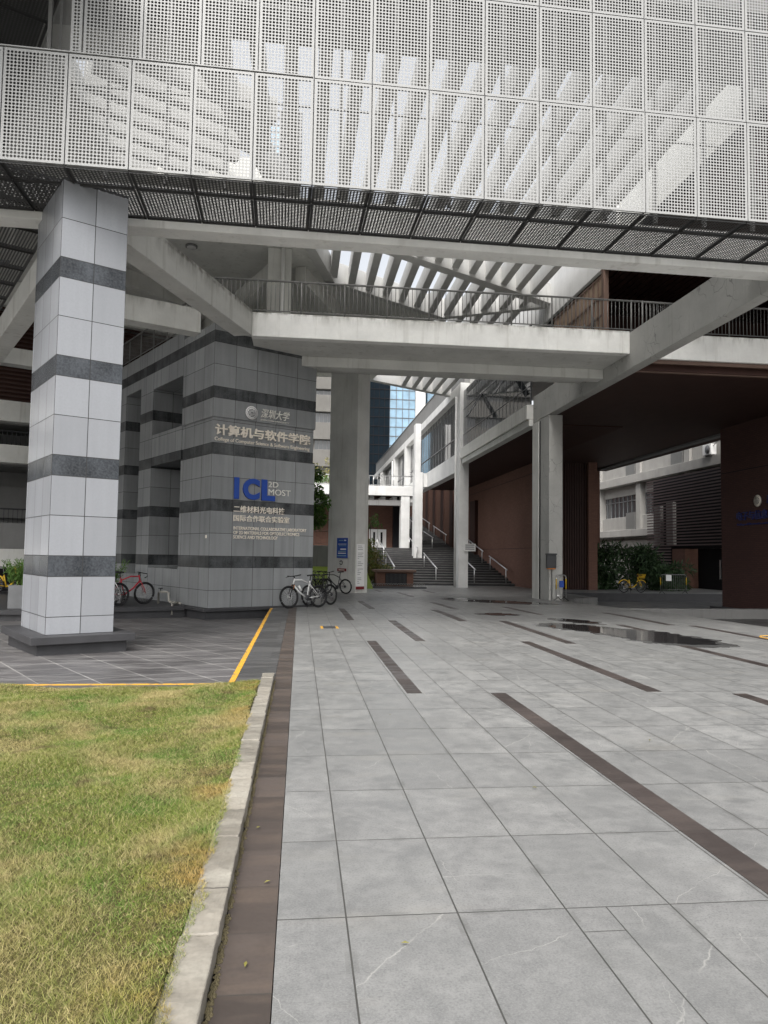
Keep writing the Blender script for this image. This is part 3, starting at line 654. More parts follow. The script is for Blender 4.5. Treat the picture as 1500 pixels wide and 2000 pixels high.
MB().box(-1.5, 21.203, 7.745, 9.74, 24.6, 8.30).build('deck', 'conc', wk)
MB().box(-1.5, 24.6, 7.745, 9.74, 24.9, 8.42).build('back_edge', 'conc', wk, .015)
def railing(name, label, a, b, z0, z1, n_bays, mat='steel_grey', per=.115):
    t = thing(name, label, 'railing'); a = Vector(a).to_3d(); b = Vector(b).to_3d()
    MB().tube([a+Vector((0, 0, z1)), b+Vector((0, 0, z1))], .032, 8).build('top_rail', mat, t)
    MB().tube([a+Vector((0, 0, z0+.1)), b+Vector((0, 0, z0+.1))], .018, 6).build('bottom_rail', mat, t)
    for k in range(n_bays+1):
        p = a.lerp(b, k/n_bays); MB().tube([p+Vector((0, 0, z0)), p+Vector((0, 0, z1))], .027, 6).build('post', mat, t)
    L = (b-a).length/n_bays
    for k in range(n_bays):
        m = MB(); nb_ = int(L/per)
        for i in range(1, nb_):
            p = a.lerp(b, (k+i/nb_)/n_bays); m.tube([p+Vector((0, 0, z0+.1)), p+Vector((0, 0, z1))], .011, 5)
        m.build('balusters', mat, t)
    return t
railing('railing', 'grey steel railing along the front of the concrete walkway', (-2.6, 21.02, 0), (11.1, 21.05, 0), 8.42, 9.4, 11)
# pillars
cp = MB().box(0, 0, -.6, .8, 1.9, 10.4).build('square_pillar', 'conc', None, .02, loc=(2.55, 34.0, 0), rot=rotz(50))
tag(cp, 'square concrete pillar in the middle carrying a blue poster and a white directory board', 'pillar')
rp = thing('square_pillar', 'concrete pillar at the right under the cracked beam with a dark box on it', 'pillar')
MB().box(9.76, 28.2, -.7, 10.32, 30.2, 7.275).build('shaft', 'conc_crack', rp, .02)
MB().box(9.70, 29.35, -.2, 9.755, 30.15, 7.2).build('cover_strip', 'conc', rp, .01); MB().box(9.735, 29.24, -.2, 9.757, 29.345, 7.2).build('dark_joint', 'dark', rp)

# ------------------------------------------------------------------ roof pergola and roof slab
pg = thing('pergola', 'skylit roof pergola of white concrete slats over the court', 'pergola')
ZP = 12.0
def lin(x, p, q): return p[1]+(q[1]-p[1])*(x-p[0])/(q[0]-p[0])
x = -1.98; i = 0
while x < 9.3:
    y1 = 14.75+(x+2.3)/3.3*12.95 if x < 1.0 else (lin(x, (1.0, 27.67), (5.9, 31.1)) if x < 5.9 else lin(x, (4.2, 43.3), (9.46, 46.7)))
    if y1-14.75 > .6: MB().box(x, 14.75, ZP, x+.28, y1, ZP+.66).build('slat', 'slat', pg, .012)
    x += .722
MB().beam((1.0, 23.3), (10, 28.77), .45, ZP-.12, ZP+.72).build('cross_beam', 'slat', pg, .015)
MB().beam((.75, 27.5), (6.1, 31.25), .3, ZP-.1, ZP+.74).build('cross_beam', 'slat', pg, .015)
MB().beam((5.7, 31.2), (10, 28.98), .3, ZP-.11, ZP+.73).build('cross_beam', 'slat', pg, .015)
MB().beam((4.0, 43.2), (9.44, 46.7), .4, ZP-.05, ZP+.74).build('cross_beam', 'slat', pg, .015)
MB().beam((-2.45, 14.75), (.95, 27.7), .35, ZP-.1, ZP+.70).build('edge_beam', 'slat', pg, .015)
o = Vector((-5.2, 16.4, 0)); dq = dr(59)
for k in range(7):
    p = o+dr(-29)*(k*.72-1.2); MB().beam(p+dq*.3, p+dq*4.4, .28, ZP+.02, ZP+.62).build('slat', 'slat', pg, .012)
rs_ = MB()
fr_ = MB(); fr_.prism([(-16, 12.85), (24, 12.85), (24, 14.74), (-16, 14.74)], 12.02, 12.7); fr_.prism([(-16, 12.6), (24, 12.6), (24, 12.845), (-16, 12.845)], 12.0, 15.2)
tag(fr_.build('roof_edge', 'conc_dark'), 'concrete roof edge slab darkened for shade behind the upper perforated panels', 'roof')  # darker concrete than the roof slab, standing in for shade behind the panels
rs_.prism([(-16, 14.75), (-5.3, 14.75), (-5.3, 40), (-16, 40)], 12.03, 12.7)
rs_.prism([(-5.29, 14.75), (-2.5, 14.75), (-2.2, 15.8), (-5.29, 15.8)], 12.04, 12.7)
rs_.prism([(-5.29, 20.5), (-.95, 20.5), (.85, 27.6), (5.8, 31.2), (4.1, 43.2), (-5.29, 43)], 12.04, 12.7)
tag(rs_.build('roof_slab', 'conc', None), 'pale concrete roof slab around the pergola openings', 'roof')
for (p, q_) in (((-6.5, 22.0), (1.0, 33)), ((-2.6, 33.5), (-.2, 20.8)), ((-9, 30), (-4.6, 20.6)), ((.3, 34), (4.9, 30.7))):
    pass
cbeam('roof_beam', 'concrete roof beam slanting under the roof slab left of the roof column', (-9.5, 24.5), (-1.8, 33.5), .4, 11.4, 12.03)
cbeam('roof_beam', 'concrete roof beam slanting towards the top of the roof column', (-4.6, 34), (-.8, 25.6), .4, 11.4, 12.03)
cbeam('roof_beam', 'short concrete roof beam right of the roof column', (3.3, 36), (-.2, 26.5), .4, 11.4, 12.03)
rc = thing('roof_column', 'pale round-edged column standing on the walkway with a drainpipe on it', 'column')
MB().box(-1.3, 24.95, 8.3, -.5, 25.7, 12.03).build('shaft', 'conc', rc, .02)
MB().tube([(-.78, 24.88, 8.3), (-.78, 24.88, 12.0)], .06, 10).build('drainpipe', 'white', rc)
for k, (x, y) in enumerate(((-3.9, 25.2), (-5.6, 24.1), (-2.0, 29.5))):
    l = thing('ceiling_lamp', ('round ceiling lamp just above the diagonal beam', 'round ceiling lamp above the stained short beam', 'round ceiling lamp furthest back under the roof slab')[k], 'lamp', (x, y, 12.03), group='round lamps under the roof slab')
    MB().tube([(0, 0, 0), (0, 0, -.06)], .2, 20).build('lamp_ring', 'conc_dark', l); MB().tube([(0, 0, -.055), (0, 0, -.085)], .15, 20).build('lamp_glass', 'conc_white', l)
# ------------------------------------------------------------------ right hand brick building
rb = thing('brick_building', 'brick and timber building on the right over the dark passage, with a terrace above', 'building')
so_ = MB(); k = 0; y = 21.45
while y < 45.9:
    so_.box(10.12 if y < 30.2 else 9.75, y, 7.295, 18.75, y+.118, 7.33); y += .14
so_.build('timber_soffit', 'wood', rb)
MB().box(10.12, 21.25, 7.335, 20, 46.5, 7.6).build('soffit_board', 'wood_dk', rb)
MB().box(10.125, 20.9, 7.62, 22, 21.24, 8.40).build('slab_edge', 'conc_lit', rb, .015)
MB().box(10.125, 21.25, 7.605, 22, 30, 8.38).build('terrace_floor', 'conc_dark', rb)
MB().box(10.12, 21.30, 7.30, 20, 21.42, 7.615).box(10.12, 21.0, 7.5, 20, 21.1, 7.615).build('timber_fascia', 'wood_fascia', rb)
MB().box(18.76, 25, 7.2, 19.1, 46, 7.62).build('edge_beam', 'conc_dark', rb)
tc_ = MB(); x = 10.2
while x < 24: tc_.box(x, 14.9, 11.46, x+.2, 28.4, 11.52); x += .26
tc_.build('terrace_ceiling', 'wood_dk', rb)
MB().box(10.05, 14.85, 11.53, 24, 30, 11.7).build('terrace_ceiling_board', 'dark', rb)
MB().box(10.15, 28.3, 8.39, 24, 28.5, 11.6).box(20, 14, 8.39, 20.2, 28.2, 11.6).build('terrace_back_wall', 'wood_dk', rb)
MB().box(9.9, 22.2, 11.3, 10.04, 36, 13.2).build('white_wall', 'conc_white', rb)
MB().box(10.05, 14.7, 11.75, 24, 46, 13.4).build('roof', 'conc', rb)
# walls of the passage: brick to the right with a wide opening, dark wall and brick pier at the far end
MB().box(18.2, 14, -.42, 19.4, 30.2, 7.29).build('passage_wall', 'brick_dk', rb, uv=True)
MB().box(18.195, 14, 5.31, 18.2, 30.2, 5.345).build('wall_joint', 'dark', rb)
MB().box(17.85, 13.9, -.95, 19.6, 30.6, -.42).build('wall_plinth', 'plinth', rb, .01)
MB().box(13.9, 42.3, -.4, 16.95, 42.6, 7.29).build('dark_panel_wall', 'wood_dk', rb)
dw = MB()
for k in range(20): dw.box(13.95+k*.15, 42.2, -.3, 14.02+k*.15, 42.3, 7.29)
dw.build('panel_ribs', 'wood', rb)
MB().box(16.96, 42.0, -.6, 17.5, 43.2, 7.29).build('brick_pier', 'brick', rb, uv=True)
MB().box(17.5, 45.2, -.6, 19, 46.2, 7.29).build('far_pier', 'brick', rb, uv=True)
# stair hall wall with dark strips painting the shade of slots
MB().box(13.8, 42.31, -.6, 14.2, 62, 7.6).build('stair_wall', 'brick', rb, uv=True)
sw = MB()
sw.box(13.79, 42.35, 2.13, 13.8, 60, 2.16); sw.box(13.79, 42.35, 6.6, 13.8, 60, 6.64)
sw.build('wall_joint', 'wood_dk', rb)
MB().box(13.55, 56.5, 1.2, 13.8, 58.3, 6.0).build('dark_doorway', 'wood_dk', rb)
MB().box(13.2, 62.0, 1.9, 13.9, 100, 11.5).build('upper_stair_wall', 'brick', rb, uv=True)
us = MB()
for k in range(7): us.box(13.12, 63+k*4.2, 2, 13.2, 64.4+k*4.2, 11.2)
us.build('slot_shade_strips', 'wood_dk', rb)  # dark timber colour stands in for the shade inside the slots
st = MB()
y = 30.3
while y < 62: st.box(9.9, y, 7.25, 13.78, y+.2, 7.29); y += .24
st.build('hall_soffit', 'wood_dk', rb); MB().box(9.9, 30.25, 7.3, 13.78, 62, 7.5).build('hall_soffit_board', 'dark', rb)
fd = thing('folding_doors', 'row of tan panelled folding doors standing open on the upper terrace', 'door')
for k in range(6):
    y0 = 23.4+k*.82; p = MB().box(9.99, y0+.03, 8.4, 10.03, y0+.79, 11.2)
    lf = p.build('door_leaf', 'door_brown', fd)
    f = MB()
    for zz in (8.42, 9.1, 9.75, 10.4, 11.1): f.box(9.955, y0+.03, zz, 9.99, y0+.79, zz+.06)
    f.box(9.95, y0, 8.4, 10.0, y0+.05, 11.2); f.box(9.955, y0+.40, 8.48, 9.985, y0+.43, 11.1); f.build('door_frame', 'wood_fascia', lf)
    MB().tube([(9.93, y0+.7, 9.4), (9.93, y0+.7, 9.9)], .02, 6).build('door_handle', 'steel_dark', lf)
MB().box(9.9, 23.18, 8.4, 10.08, 23.38, 11.5).build('door_jamb', 'wood_fascia', fd, .01)
railing('railing', 'grey railing of the terrace to the right of the cracked beam', (10.2, 21.02, 0), (17.2, 21.02, 0), 8.40, 9.38, 5)
for k, (x, y) in enumerate(((12.2, 18.3), (14.2, 20.4))):
    l = thing('downlight', ('small round downlight in the dark terrace ceiling, nearer the bridge', 'small round downlight in the dark terrace ceiling, just above the cracked beam')[k], 'lamp', (x, y, 11.46), group='downlights in the terrace ceiling')
    MB().tube([(0, 0, 0), (0, 0, -.04)], .13, 16).build('lamp_ring', 'conc_white', l); MB().tube([(0, 0, -.03), (0, 0, -.05)], .09, 16).build('lamp_glass', 'white', l)
# sign on the right wall
dY = Vector((0, -1, 0)); s4 = thing('faculty_sign', 'round emblem above dark blue faculty lettering on the dark brick wall', 'sign')
emblem('emblem', (18.19, 27.57, 3.97), dY, .235, s4, 'letter')
text_mesh('深圳大学', 26.9-27.0, 26.9-25.6, 3.83, 4.15, .04, 'navy', (18.19, 26.9, 0), dY, 'characters', s4, bold=.012)
text_mesh('电子与信息工程学院', 0, 3.75, 3.23, 3.6, .05, 'navy', (18.19, 29.0, 0), dY, 'characters', s4, bold=.02)
text_mesh('College of Electronics and Information Engineering', 0, 3.75, 3.0, 3.11, .03, 'navy', (18.19, 29.0, 0), dY, 'small_letters', s4, bold=.006)

# ------------------------------------------------------------------ white framed glazed wing in the middle distance
wf = thing('glazed_wing', 'white concrete framed wing with grey glazing receding beside the wide stairs', 'building')
XF = 9.46
MB().box(XF, 43.4, 11.58, XF+.6, 96, 12.12).build('roof_beam', 'conc_white', wf, .02)
MB().box(XF+.25, 43.4, 12.125, XF+.6, 96, 13.52).box(XF+.2, 43.4, 13.525, XF+.65, 96, 13.57).build('parapet', 'conc_dark', wf)
MB().box(XF+.002, 45.0, 6.77, XF+.55, 96, 7.9).build('floor_beam', 'conc_white', wf, .02)
for k, (y, zb, dep) in enumerate(((43.4, -.6, 1.35), (75, 1.9, 1), (86, 1.9, 1))):
    MB().box(XF-.03, y, zb, XF+.56, y+dep, 11.6).build('column', 'conc_white', wf, .02)
    MB().tube([(XF-.09, y+.8, zb), (XF-.09, y+.8, 11.4)], .06, 8).build('downpipe', 'conc_white', wf)
for (x0, x1, y, zb, zt) in ((8.5, 9.12, 54.8, .9, 7.9), (8.2, 8.92, 60.05, 2.0, 6.49)):
    MB().box(x0, y, zb, x1, y+1.0, zt).build('column', 'conc_white', wf, .02); MB().box(x1+.003, y+.2, 6.8 if zt > 7.5 else 6.0, XF, y+.8, 7.85 if zt > 7.5 else 6.45).build('bracket', 'conc_white', wf)
for (x0, x1, y) in ((8.52, 8.95, 54.82), (XF-.03, XF+.5, 66.5)): MB().box(x0, y, 7.903, x1, y+.9, 11.6).build('upper_column', 'conc_white', wf, .02)
MB().box(XF+.02, 30.25, 7.45, XF+.5, 43.38, 8.08).box(XF+.12, 30.25, 7.16, XF+.5, 43.38, 7.445).build('ledge_beam', 'conc', wf, .015)
ys = [43.4+1.4, 66.4, 67.5, 75, 76, 86, 87, 95]
for a, b in zip(ys[::2], ys[1::2]):
    gl = MB().box(XF+.42, a, 7.9, XF+.46, b, 11.58).build('window', 'glass_grey', wf)
    f = MB(); y = a
    while y < b: f.box(XF+.40, y, 7.9, XF+.42, y+.03, 11.58); y += 1.1
    f.box(XF+.37, a, 9.15, XF+.42, b, 9.2); f.build('mullions', 'frame', gl)
g2 = MB().box(XF+.20, 30.25, 8.09, XF+.24, 43.38, 11.6).build('window', 'glass', wf)
f = MB(); y = 30.3
while y < 43.3: f.box(XF+.185, y, 8.09, XF+.2, y+.022, 11.6); y += .62
for z in (8.9, 10.45): f.box(XF+.18, 30.25, z, XF+.2, 43.38, z+.025)
f.build('mullions', 'frame', g2)
for (y, z0, z1) in ((38.6, 8.95, 10.4), (33.0, 8.95, 10.4)):
    th = R(32); a = Vector((XF+.16, y, z1)); w = .6
    dn = Vector((-math.sin(th), 0, -math.cos(th)))*(z1-z0)
    m = MB().add([a, a+Vector((0, w, 0)), a+Vector((0, w, 0))+dn, a+dn, a+Vector((.03, 0, .0)), a+Vector((.03, w, 0)), a+Vector((.03, w, 0))+dn, a+Vector((.03, 0, 0))+dn], [[0, 1, 2, 3], [7, 6, 5, 4], [0, 4, 5, 1], [1, 5, 6, 2], [2, 6, 7, 3], [3, 7, 4, 0]])
    ow = m.build('open_window', 'glass', wf)
    fm = MB().tube([a, a+dn, a+dn+Vector((0, w, 0)), a+Vector((0, w, 0))], .025, 5, closed=True); fm.build('window_frame', 'steel_dark', ow)
    MB().box(XF+.205, y, z0, XF+.25, y+w, z1).build('opening', 'dark', ow)
# balcony wing closing the court
bw = thing('balcony_wing', 'low wing with a white balcony edge, brick wall and pale double door', 'building')
MB().box(-9, 60, 6.5, XF-.1, 60.5, 7.3).build('balcony_edge', 'conc_white', bw, .02)
MB().box(-9, 60.5, 6.9, XF-.1, 70, 7.1).build('deck', 'conc', bw)
sl = MB(); x = -8.6
while x < 9: sl.box(x, 60.55, 6.2, x+.35, 63, 6.45); x += .95
sl.build('slats', 'conc_white', bw)
MB().box(-9, 60.3, 5.7, XF-.3, 60.7, 6.15).build('canopy_beam', 'conc_dark', bw, .02)
MB().box(-9, 64, 1.0, 8.0, 64.4, 6.9).build('wall', 'brick', bw, uv=True)
MB().box(8.01, 63.5, 1, 9.4, 64.5, 6.9).build('dark_recess', 'dark', bw)
MB().box(-9, 63.2, 6.46, 9, 66, 6.5).build('soffit', 'conc_dark', bw)
dd = MB().box(5.95, 63.9, 2.1, 7.45, 63.99, 3.85).build('door', 'white', bw)
for x in (6.3, 6.95): MB().box(x, 63.87, 2.5, x+.17, 63.9, 3.6).build('door_glass', 'dark', dd)
MB().box(6.69, 63.88, 2.1, 6.71, 63.9, 3.85).build('door_gap', 'dark', dd)
railing('railing', 'thin railing along the distant white balcony', (-6, 60.3, 0), (9.3, 60.3, 0), 7.3, 8.15, 9, 'stainless', .3)
tag(MB().box(-9, 45, -.6, 4.2, 45.5, 2.13).build('garden_wall', 'conc_dark', None, .01), 'dark grey retaining wall behind the tree and grass strip', 'wall')
railing('railing', 'thin brown railing on the dark retaining wall', (-8, 45.2, 0), (4.0, 45.2, 0), 2.13, 3.0, 7, 'wood_fascia', .3)
struct(MB().add([(-9, 39, -.5), (4.0, 39, -.5), (4.0, 45, .85), (-9, 45, .85)], [[0, 1, 2, 3]]).build('grass_bank', 'bank'), 'sunny green bank in front of the retaining wall', 'grass')

# ------------------------------------------------------------------ stairs
ss = thing('staircase', 'wide dark stone stairs rising gently between the white columns and the brick wall', 'stairs')
N = 16
for (nm, x0, x1, y0, z0, n, tread) in (('lower_flight', 5.7, 13.78, 46.4, -.28, 16, .8), ('upper_flight', 10.0, 13.1, 62.5, 2.2, 26, .95)):
    m = MB()
    for k in range(n):
        zt = z0+.155*(k+1); m.box(x0, y0+tread*k, z0-.4, x1, y0+tread*n+(3.3 if nm[0] == 'l' else 12), zt-.045, 1)
        m.box(x0, y0+tread*k-.03, zt-.043, x1, y0+tread*(k+1)+.0, zt)
    t = NT('dark_stair_stone', .6, .35); z = t.sep(t.pos())[2]
    nz = t.sep(t.n('ShaderNodeNewGeometry').outputs['Normal'])[2]
    nn = t.noise(t.pos(), 2.2, 5)
    t.col(t.mix(t.ramp(nn, .3, .7), (.085, .084, .082), (.17, .167, .162))); ms = t.m
    m.build(nm, [ms, 'plinth'], ss)
MB().box(5.7, 59.0, 1.0, 10, 70, 2.19).box(8.2, 70, 1, 10, 80, 2.19).build('landing', 'ramp', ss)
def handrail(label, x, y0, y1, zfn, h=.95):
    t = thing('handrail', label, 'handrail', group='steel handrails on the stairs')
    a = Vector((x, y0, zfn(y0)+h)); b = Vector((x, y1, zfn(y1)+h))
    MB().tube([a, b], .045, 8).build('rail', 'stainless', t)
    for p in (a.lerp(b, .06), a.lerp(b, .94)): MB().tube([p, p-Vector((0, 0, h))], .035, 6).build('post', 'stainless', t)
zs = lambda y: -.28+.155*max(0, min(16, (y-46.4)/.8)); zu = lambda y: 2.2+.155*max(0, (y-62.5)/.95)
for lab, x, a, b, f in (('steel handrail near the bottom of the lower stairs, left of the white column', 8.8, 47.0, 52.2, zs), ('steel handrail beside the bushes on the left edge of the stairs', 6.1, 47.4, 52.6, zs), ('steel handrail higher up beside the bushes, left edge of the stairs', 6.1, 53.4, 58.6, zs),
                        ('short steel handrail in front of the second white column', 8.7, 54.4, 58.8, zs), ('steel handrail in shade just right of the white column', 11.3, 46.8, 52.2, zs),
                        ('steel handrail on the brick wall near the foot of the stairs', 13.4, 46.8, 51.4, zs), ('steel handrail on the brick wall further up the stairs', 13.4, 53.2, 58.0, zs),
                        ('steel handrail at the foot of the dark upper flight', 11.2, 61.8, 66.8, zu), ('steel handrail along the right side of the upper flight', 12.9, 64.5, 71, zu), ('topmost steel handrail on the upper flight', 12.9, 73.0, 81, zu), ('steel handrail in the middle of the upper flight', 11.3, 69, 76, zu)):
    handrail(lab, x, a, b, f)

# ------------------------------------------------------------------ background buildings
def facade_windows(parent, P, rects, depth=.25, mat='glass', fr='frame', nmul=3):
    pass
lbg = thing('concrete_block', 'grey concrete teaching block with ribbon windows seen between tower and pillar', 'building')
MB().box(-12, 75.6, -1, 4.0, 90, 23).build('wall', 'conc_far', lbg)
for k, z in enumerate((20.9, 17.95, 15.1, 12.3, 9.4)):
    MB().box(-12, 75, z-1.75, 3.95, 75.58, z).build('spandrel', 'conc_far', lbg, .03) if k else MB().box(-12, 75, z-2.35, 3.95, 75.58, z).build('spandrel', 'conc_far', lbg, .03)
for z0, z1 in ((17.96, 18.55), (15.11, 16.19), (12.31, 13.34), (9.41, 10.54)):
    for (a, b) in ((1.25, 2.95), (3.2, 3.9), (-1.5, .6)):
        w = MB().box(a, 75.5, z0, b, 75.57, z1).build('window', 'glass', lbg); m = MB()
        for q in np.arange(a, b, .42): m.box(q, 75.45, z0, q+.05, 75.5, z1)
        m.build('mullions', 'frame', w)
MB().box(2.97, 74.9, 9, 3.18, 75.6, 21).build('pier', 'conc_far', lbg)
gt = thing('glass_tower', 'tall office tower with a navy side and pale blue curtain wall beyond the stairs', 'building')
MB().box(12, 202, 0, 24.0, 240, 66).build('navy_side', 'glass_navy', gt); MB().box(24.02, 202.5, 0, 31.2, 240, 64).build('blue_side', 'glass_blue', gt)
MB().box(31.25, 201.5, 0, 34, 240, 62).build('white_pier', 'conc_white', gt)
m = MB()
for z in np.arange(1, 64, 2.6): m.box(24.02, 202.35, z, 31.2, 202.5, z+.16)
for x in np.arange(24.02, 31.2, 1.8): m.box(x, 202.3, 0, x+.13, 202.5, 64)
m.build('curtain_wall_grid', 'frame', gt); m = MB()
for z in np.arange(1, 64, 2.6): m.box(12, 201.85, z, 24, 202, z+.2)
for x in np.arange(12, 24, 1.5): m.box(x, 201.8, 0, x+.12, 202, 66)
m.build('navy_grid', 'dark', gt)
MB().box(36, 210, 0, 39, 230, 58).build('rear_block', 'glass_blue', gt)
ft = thing('distant_tower', 'very tall distant glass tower glimpsed through the perforated panels', 'building')
MB().box(-9.5, 160, 0, -6.5, 175, 97).build('blue_side', 'glass_blue', ft); MB().box(-6.45, 160.3, 0, -1.5, 175, 100).build('grey_side', 'glass_grey', ft)
m = MB()
for z in np.arange(50, 100, 1.6): m.box(-9.5, 159.8, z, -1.5, 160, z+.25)
for x in np.arange(-9.5, -1.6, 1.0): m.box(x, 159.75, 50, x+.15, 160, 96)
m.build('grid', 'frame', ft)
# building beyond the right passage
rg = thing('teaching_building', 'pale concrete teaching building beyond the brick passage, with ribbon windows', 'building')
XB = 26.5
MB().box(XB+.6, 38, -1, XB+8, 75, 14).build('wall', 'conc_bg', rg)
for z0, z1, dx in ((7.65, 8.3, -.35), (8.31, 9.35, .1), (6.8, 7.6, .3), (3.4, 3.95, -.3), (3.96, 5.05, .1), (2.5, 3.1, .2), (11.2, 12.4, -.1)):
    MB().box(XB+dx, 38, z0, XB+.62, 75, z1).build('concrete_band', 'conc_bg', rg, .02)
for z0, z1 in ((5.06, 6.79), (9.36, 11.2)):
    for (a, b) in ((46.0, 47.6), (49.3, 54.9), (56.6, 62.6), (64.5, 72), (38.5, 45.5)):
        w = MB().box(XB+.4, a, z0, XB+.45, b, z1).build('window', 'glass', rg); m = MB()
        for q in np.arange(a, b+.1, .8): m.box(XB+.34, q, z0, XB+.4, q+.08, z1)
        m.box(XB+.34, a, z0+.75*(z1-z0)-.04, XB+.4, b, z0+.75*(z1-z0)+.03); m.build('mullions', 'galv', w)
for a in (47.6, 55.0, 62.7): MB().box(XB-.1, a, 3.96, XB+.62, a+.75, 13).build('pier', 'conc_bg', rg, .02)
for (a, z) in ((48.5, 8.35), (55.9, 8.35), (55.9, 3.97), (63.4, 3.97)): MB().box(XB-.12, a, z, XB+.1, a+1.6, z+1.35).build('grey_panel', 'steel_grey', rg)
lv = thing('louvre_box', 'dark brown horizontal louvre screen over a recessed entrance', 'louvre screen')
m = MB()
for z in np.arange(-.3, 7.25, .2):
    if z < 2.45: m.box(25, 47.6, z, 25.06, 50.9, z+.085); m.box(25, 39.5, z, 25.06, 41.2, z+.085)
    else: m.box(25, 38, z, 25.06, 51, z+.085)
m.build('louvre_blades', 'louver', lv)
MB().box(25.5, 47.62, -.5, 25.6, 51, 7.2).box(25.5, 38, -.5, 25.6, 41.3, 7.2).box(25.5, 41.3, 2.3, 25.6, 47.6, 7.2).build('screen_back', 'dark', lv)
MB().box(25.1, 45.9, -.4, 26.4, 47.58, 2.3).build('brick_reveal', 'brick', lv, uv=True)
MB().box(26.0, 41.3, -.4, 26.1, 45.9, 2.3).build('dark_doors', 'dark', lv); MB().box(25.9, 43.2, .4, 25.99, 43.25, 1.6).build('door_handle', 'stainless', lv)
MB().box(24.95, 41.15, 3.2, 25.08, 41.35, 6.4).build('brick_trim', 'brick', lv)
for (y, z0, z1) in ((49.9, 3.5, 5.4), (48.1, 3.5, 5.5)): MB().box(25.2, y-.45, 2.6, 25.45, y+.45, z1).build('pale_panel', 'conc_bg', lv)
ac = thing('air_conditioner', 'white air conditioner outdoor unit on the concrete ledge above the louvres', 'air conditioner')
MB().box(26.0, 44.25, 8.35, 26.4, 45.25, 9.05).build('casing', 'white', ac, .03); MB().tube([(25.99, 44.6, 8.7), (25.97, 44.6, 8.7)], .28, 20).build('fan_grille', 'frame', ac)
MB().tube([(26.2, 44.3, 8.9), (26.2, 43.9, 9.1), (26.3, 43.4, 9.15)], .03, 6).build('pipe', 'conc_dark', ac)
for y in (44.4, 45.1): MB().box(26.0, y-.03, 8.31, 26.4, y+.03, 8.35).build('foot', 'frame', ac)
# dark block at far left
lk = thing('louvred_block', 'shaded concrete block with brown louvres at the far left', 'building')
dL = dr(62.5); L0 = Vector((-24, 21.5, 0)); nL = Vector((-dL.y, dL.x, 0))
def lbox(name, u0, u1, k0, k1, z0, z1, mat, bev=0.): MB().beam(L0+dL*u0+nL*(k0+k1)/2, L0+dL*u1+nL*(k0+k1)/2, k1-k0, z0, z1).build(name, mat, lk, bev)
lbox('back_wall', 0, 24, 4.6, 5, -.5, 14, 'conc_dark')
for z0, z1 in ((6.5, 7.3), (4.9, 5.6), (11, 12)): lbox('floor_band', 0, 22, 1.2, 1.7, z0, z1, 'conc', .02)
for z0, z1 in ((6.45, 6.9), (4.85, 5.0), (1.8, 2.3)): lbox('floor_slab', 0, 22, 1.7, 4.6, z0, z1, 'conc_dark')
lbox('parapet', 0, 22, 1.25, 1.65, 1.6, 2.6, 'conc_dark'); lbox('wall_panel', 0, 22, 4.2, 4.58, 2.9, 4.2, 'conc_dark')
m = MB()
for z in np.arange(7.35, 11, .17): m.beam(L0+nL*1.5, L0+dL*22+nL*1.5, .06, z, z+.06)
m.build('louvre_blades', 'wood', lk); lbox('recess', 0, 22, 2.4, 2.5, 7.3, 11, 'wood_dk')
for z in (5.6, 2.6):
    m = MB()
    for u in np.arange(0, 22, .16): p = L0+dL*u+nL*1.45; m.tube([p+Vector((0, 0, z)), p+Vector((0, 0, z+.55))], .012, 4)
    m.tube([L0+nL*1.45+Vector((0, 0, z+.55)), L0+dL*22+nL*1.45+Vector((0, 0, z+.55))], .03, 6); m.build('rail', 'steel_dark', lk)
lbox('ramp_wall', 0, 18, -.2, 0, .9, 1.6, 'conc'); lbox('lower_wall', 0, 22, 1.3, 1.6, -.2, .9, 'dark')
# ------------------------------------------------------------------ bicycles
def wheel(parent, c, r, spokes=28, mat_rim='frame', disc=True, tyre=.026):
    c = Vector(c); P = lambda a, rr, k=0.: c+Vector((math.cos(a)*rr, k, math.sin(a)*rr))
    w = MB()
    for i in range(spokes):
        a = 2*math.pi*i/spokes; w.tube([P(a+.25*(-1)**i, .03, .02*(-1)**i), P(a, r-.045)], .0022, 4)
    w.tube([c-Vector((0, .045, 0)), c+Vector((0, .045, 0))], .028, 10)
    o = w.build('wheel', 'stainless', parent)
    MB().tube([P(a, r-tyre) for a in np.linspace(0, 2*math.pi, 36, endpoint=False)], tyre, 8, closed=True).build('tyre', 'black', o)
    MB().tube([P(a, r-.058) for a in np.linspace(0, 2*math.pi, 36, endpoint=False)], .013, 6, closed=True).build('rim', mat_rim, o)
    if disc: MB().tube([P(a, .078, .035) for a in np.linspace(0, 2*math.pi, 24, endpoint=False)], .010, 4, closed=True).build('brake_disc', 'stainless', o)
    return o
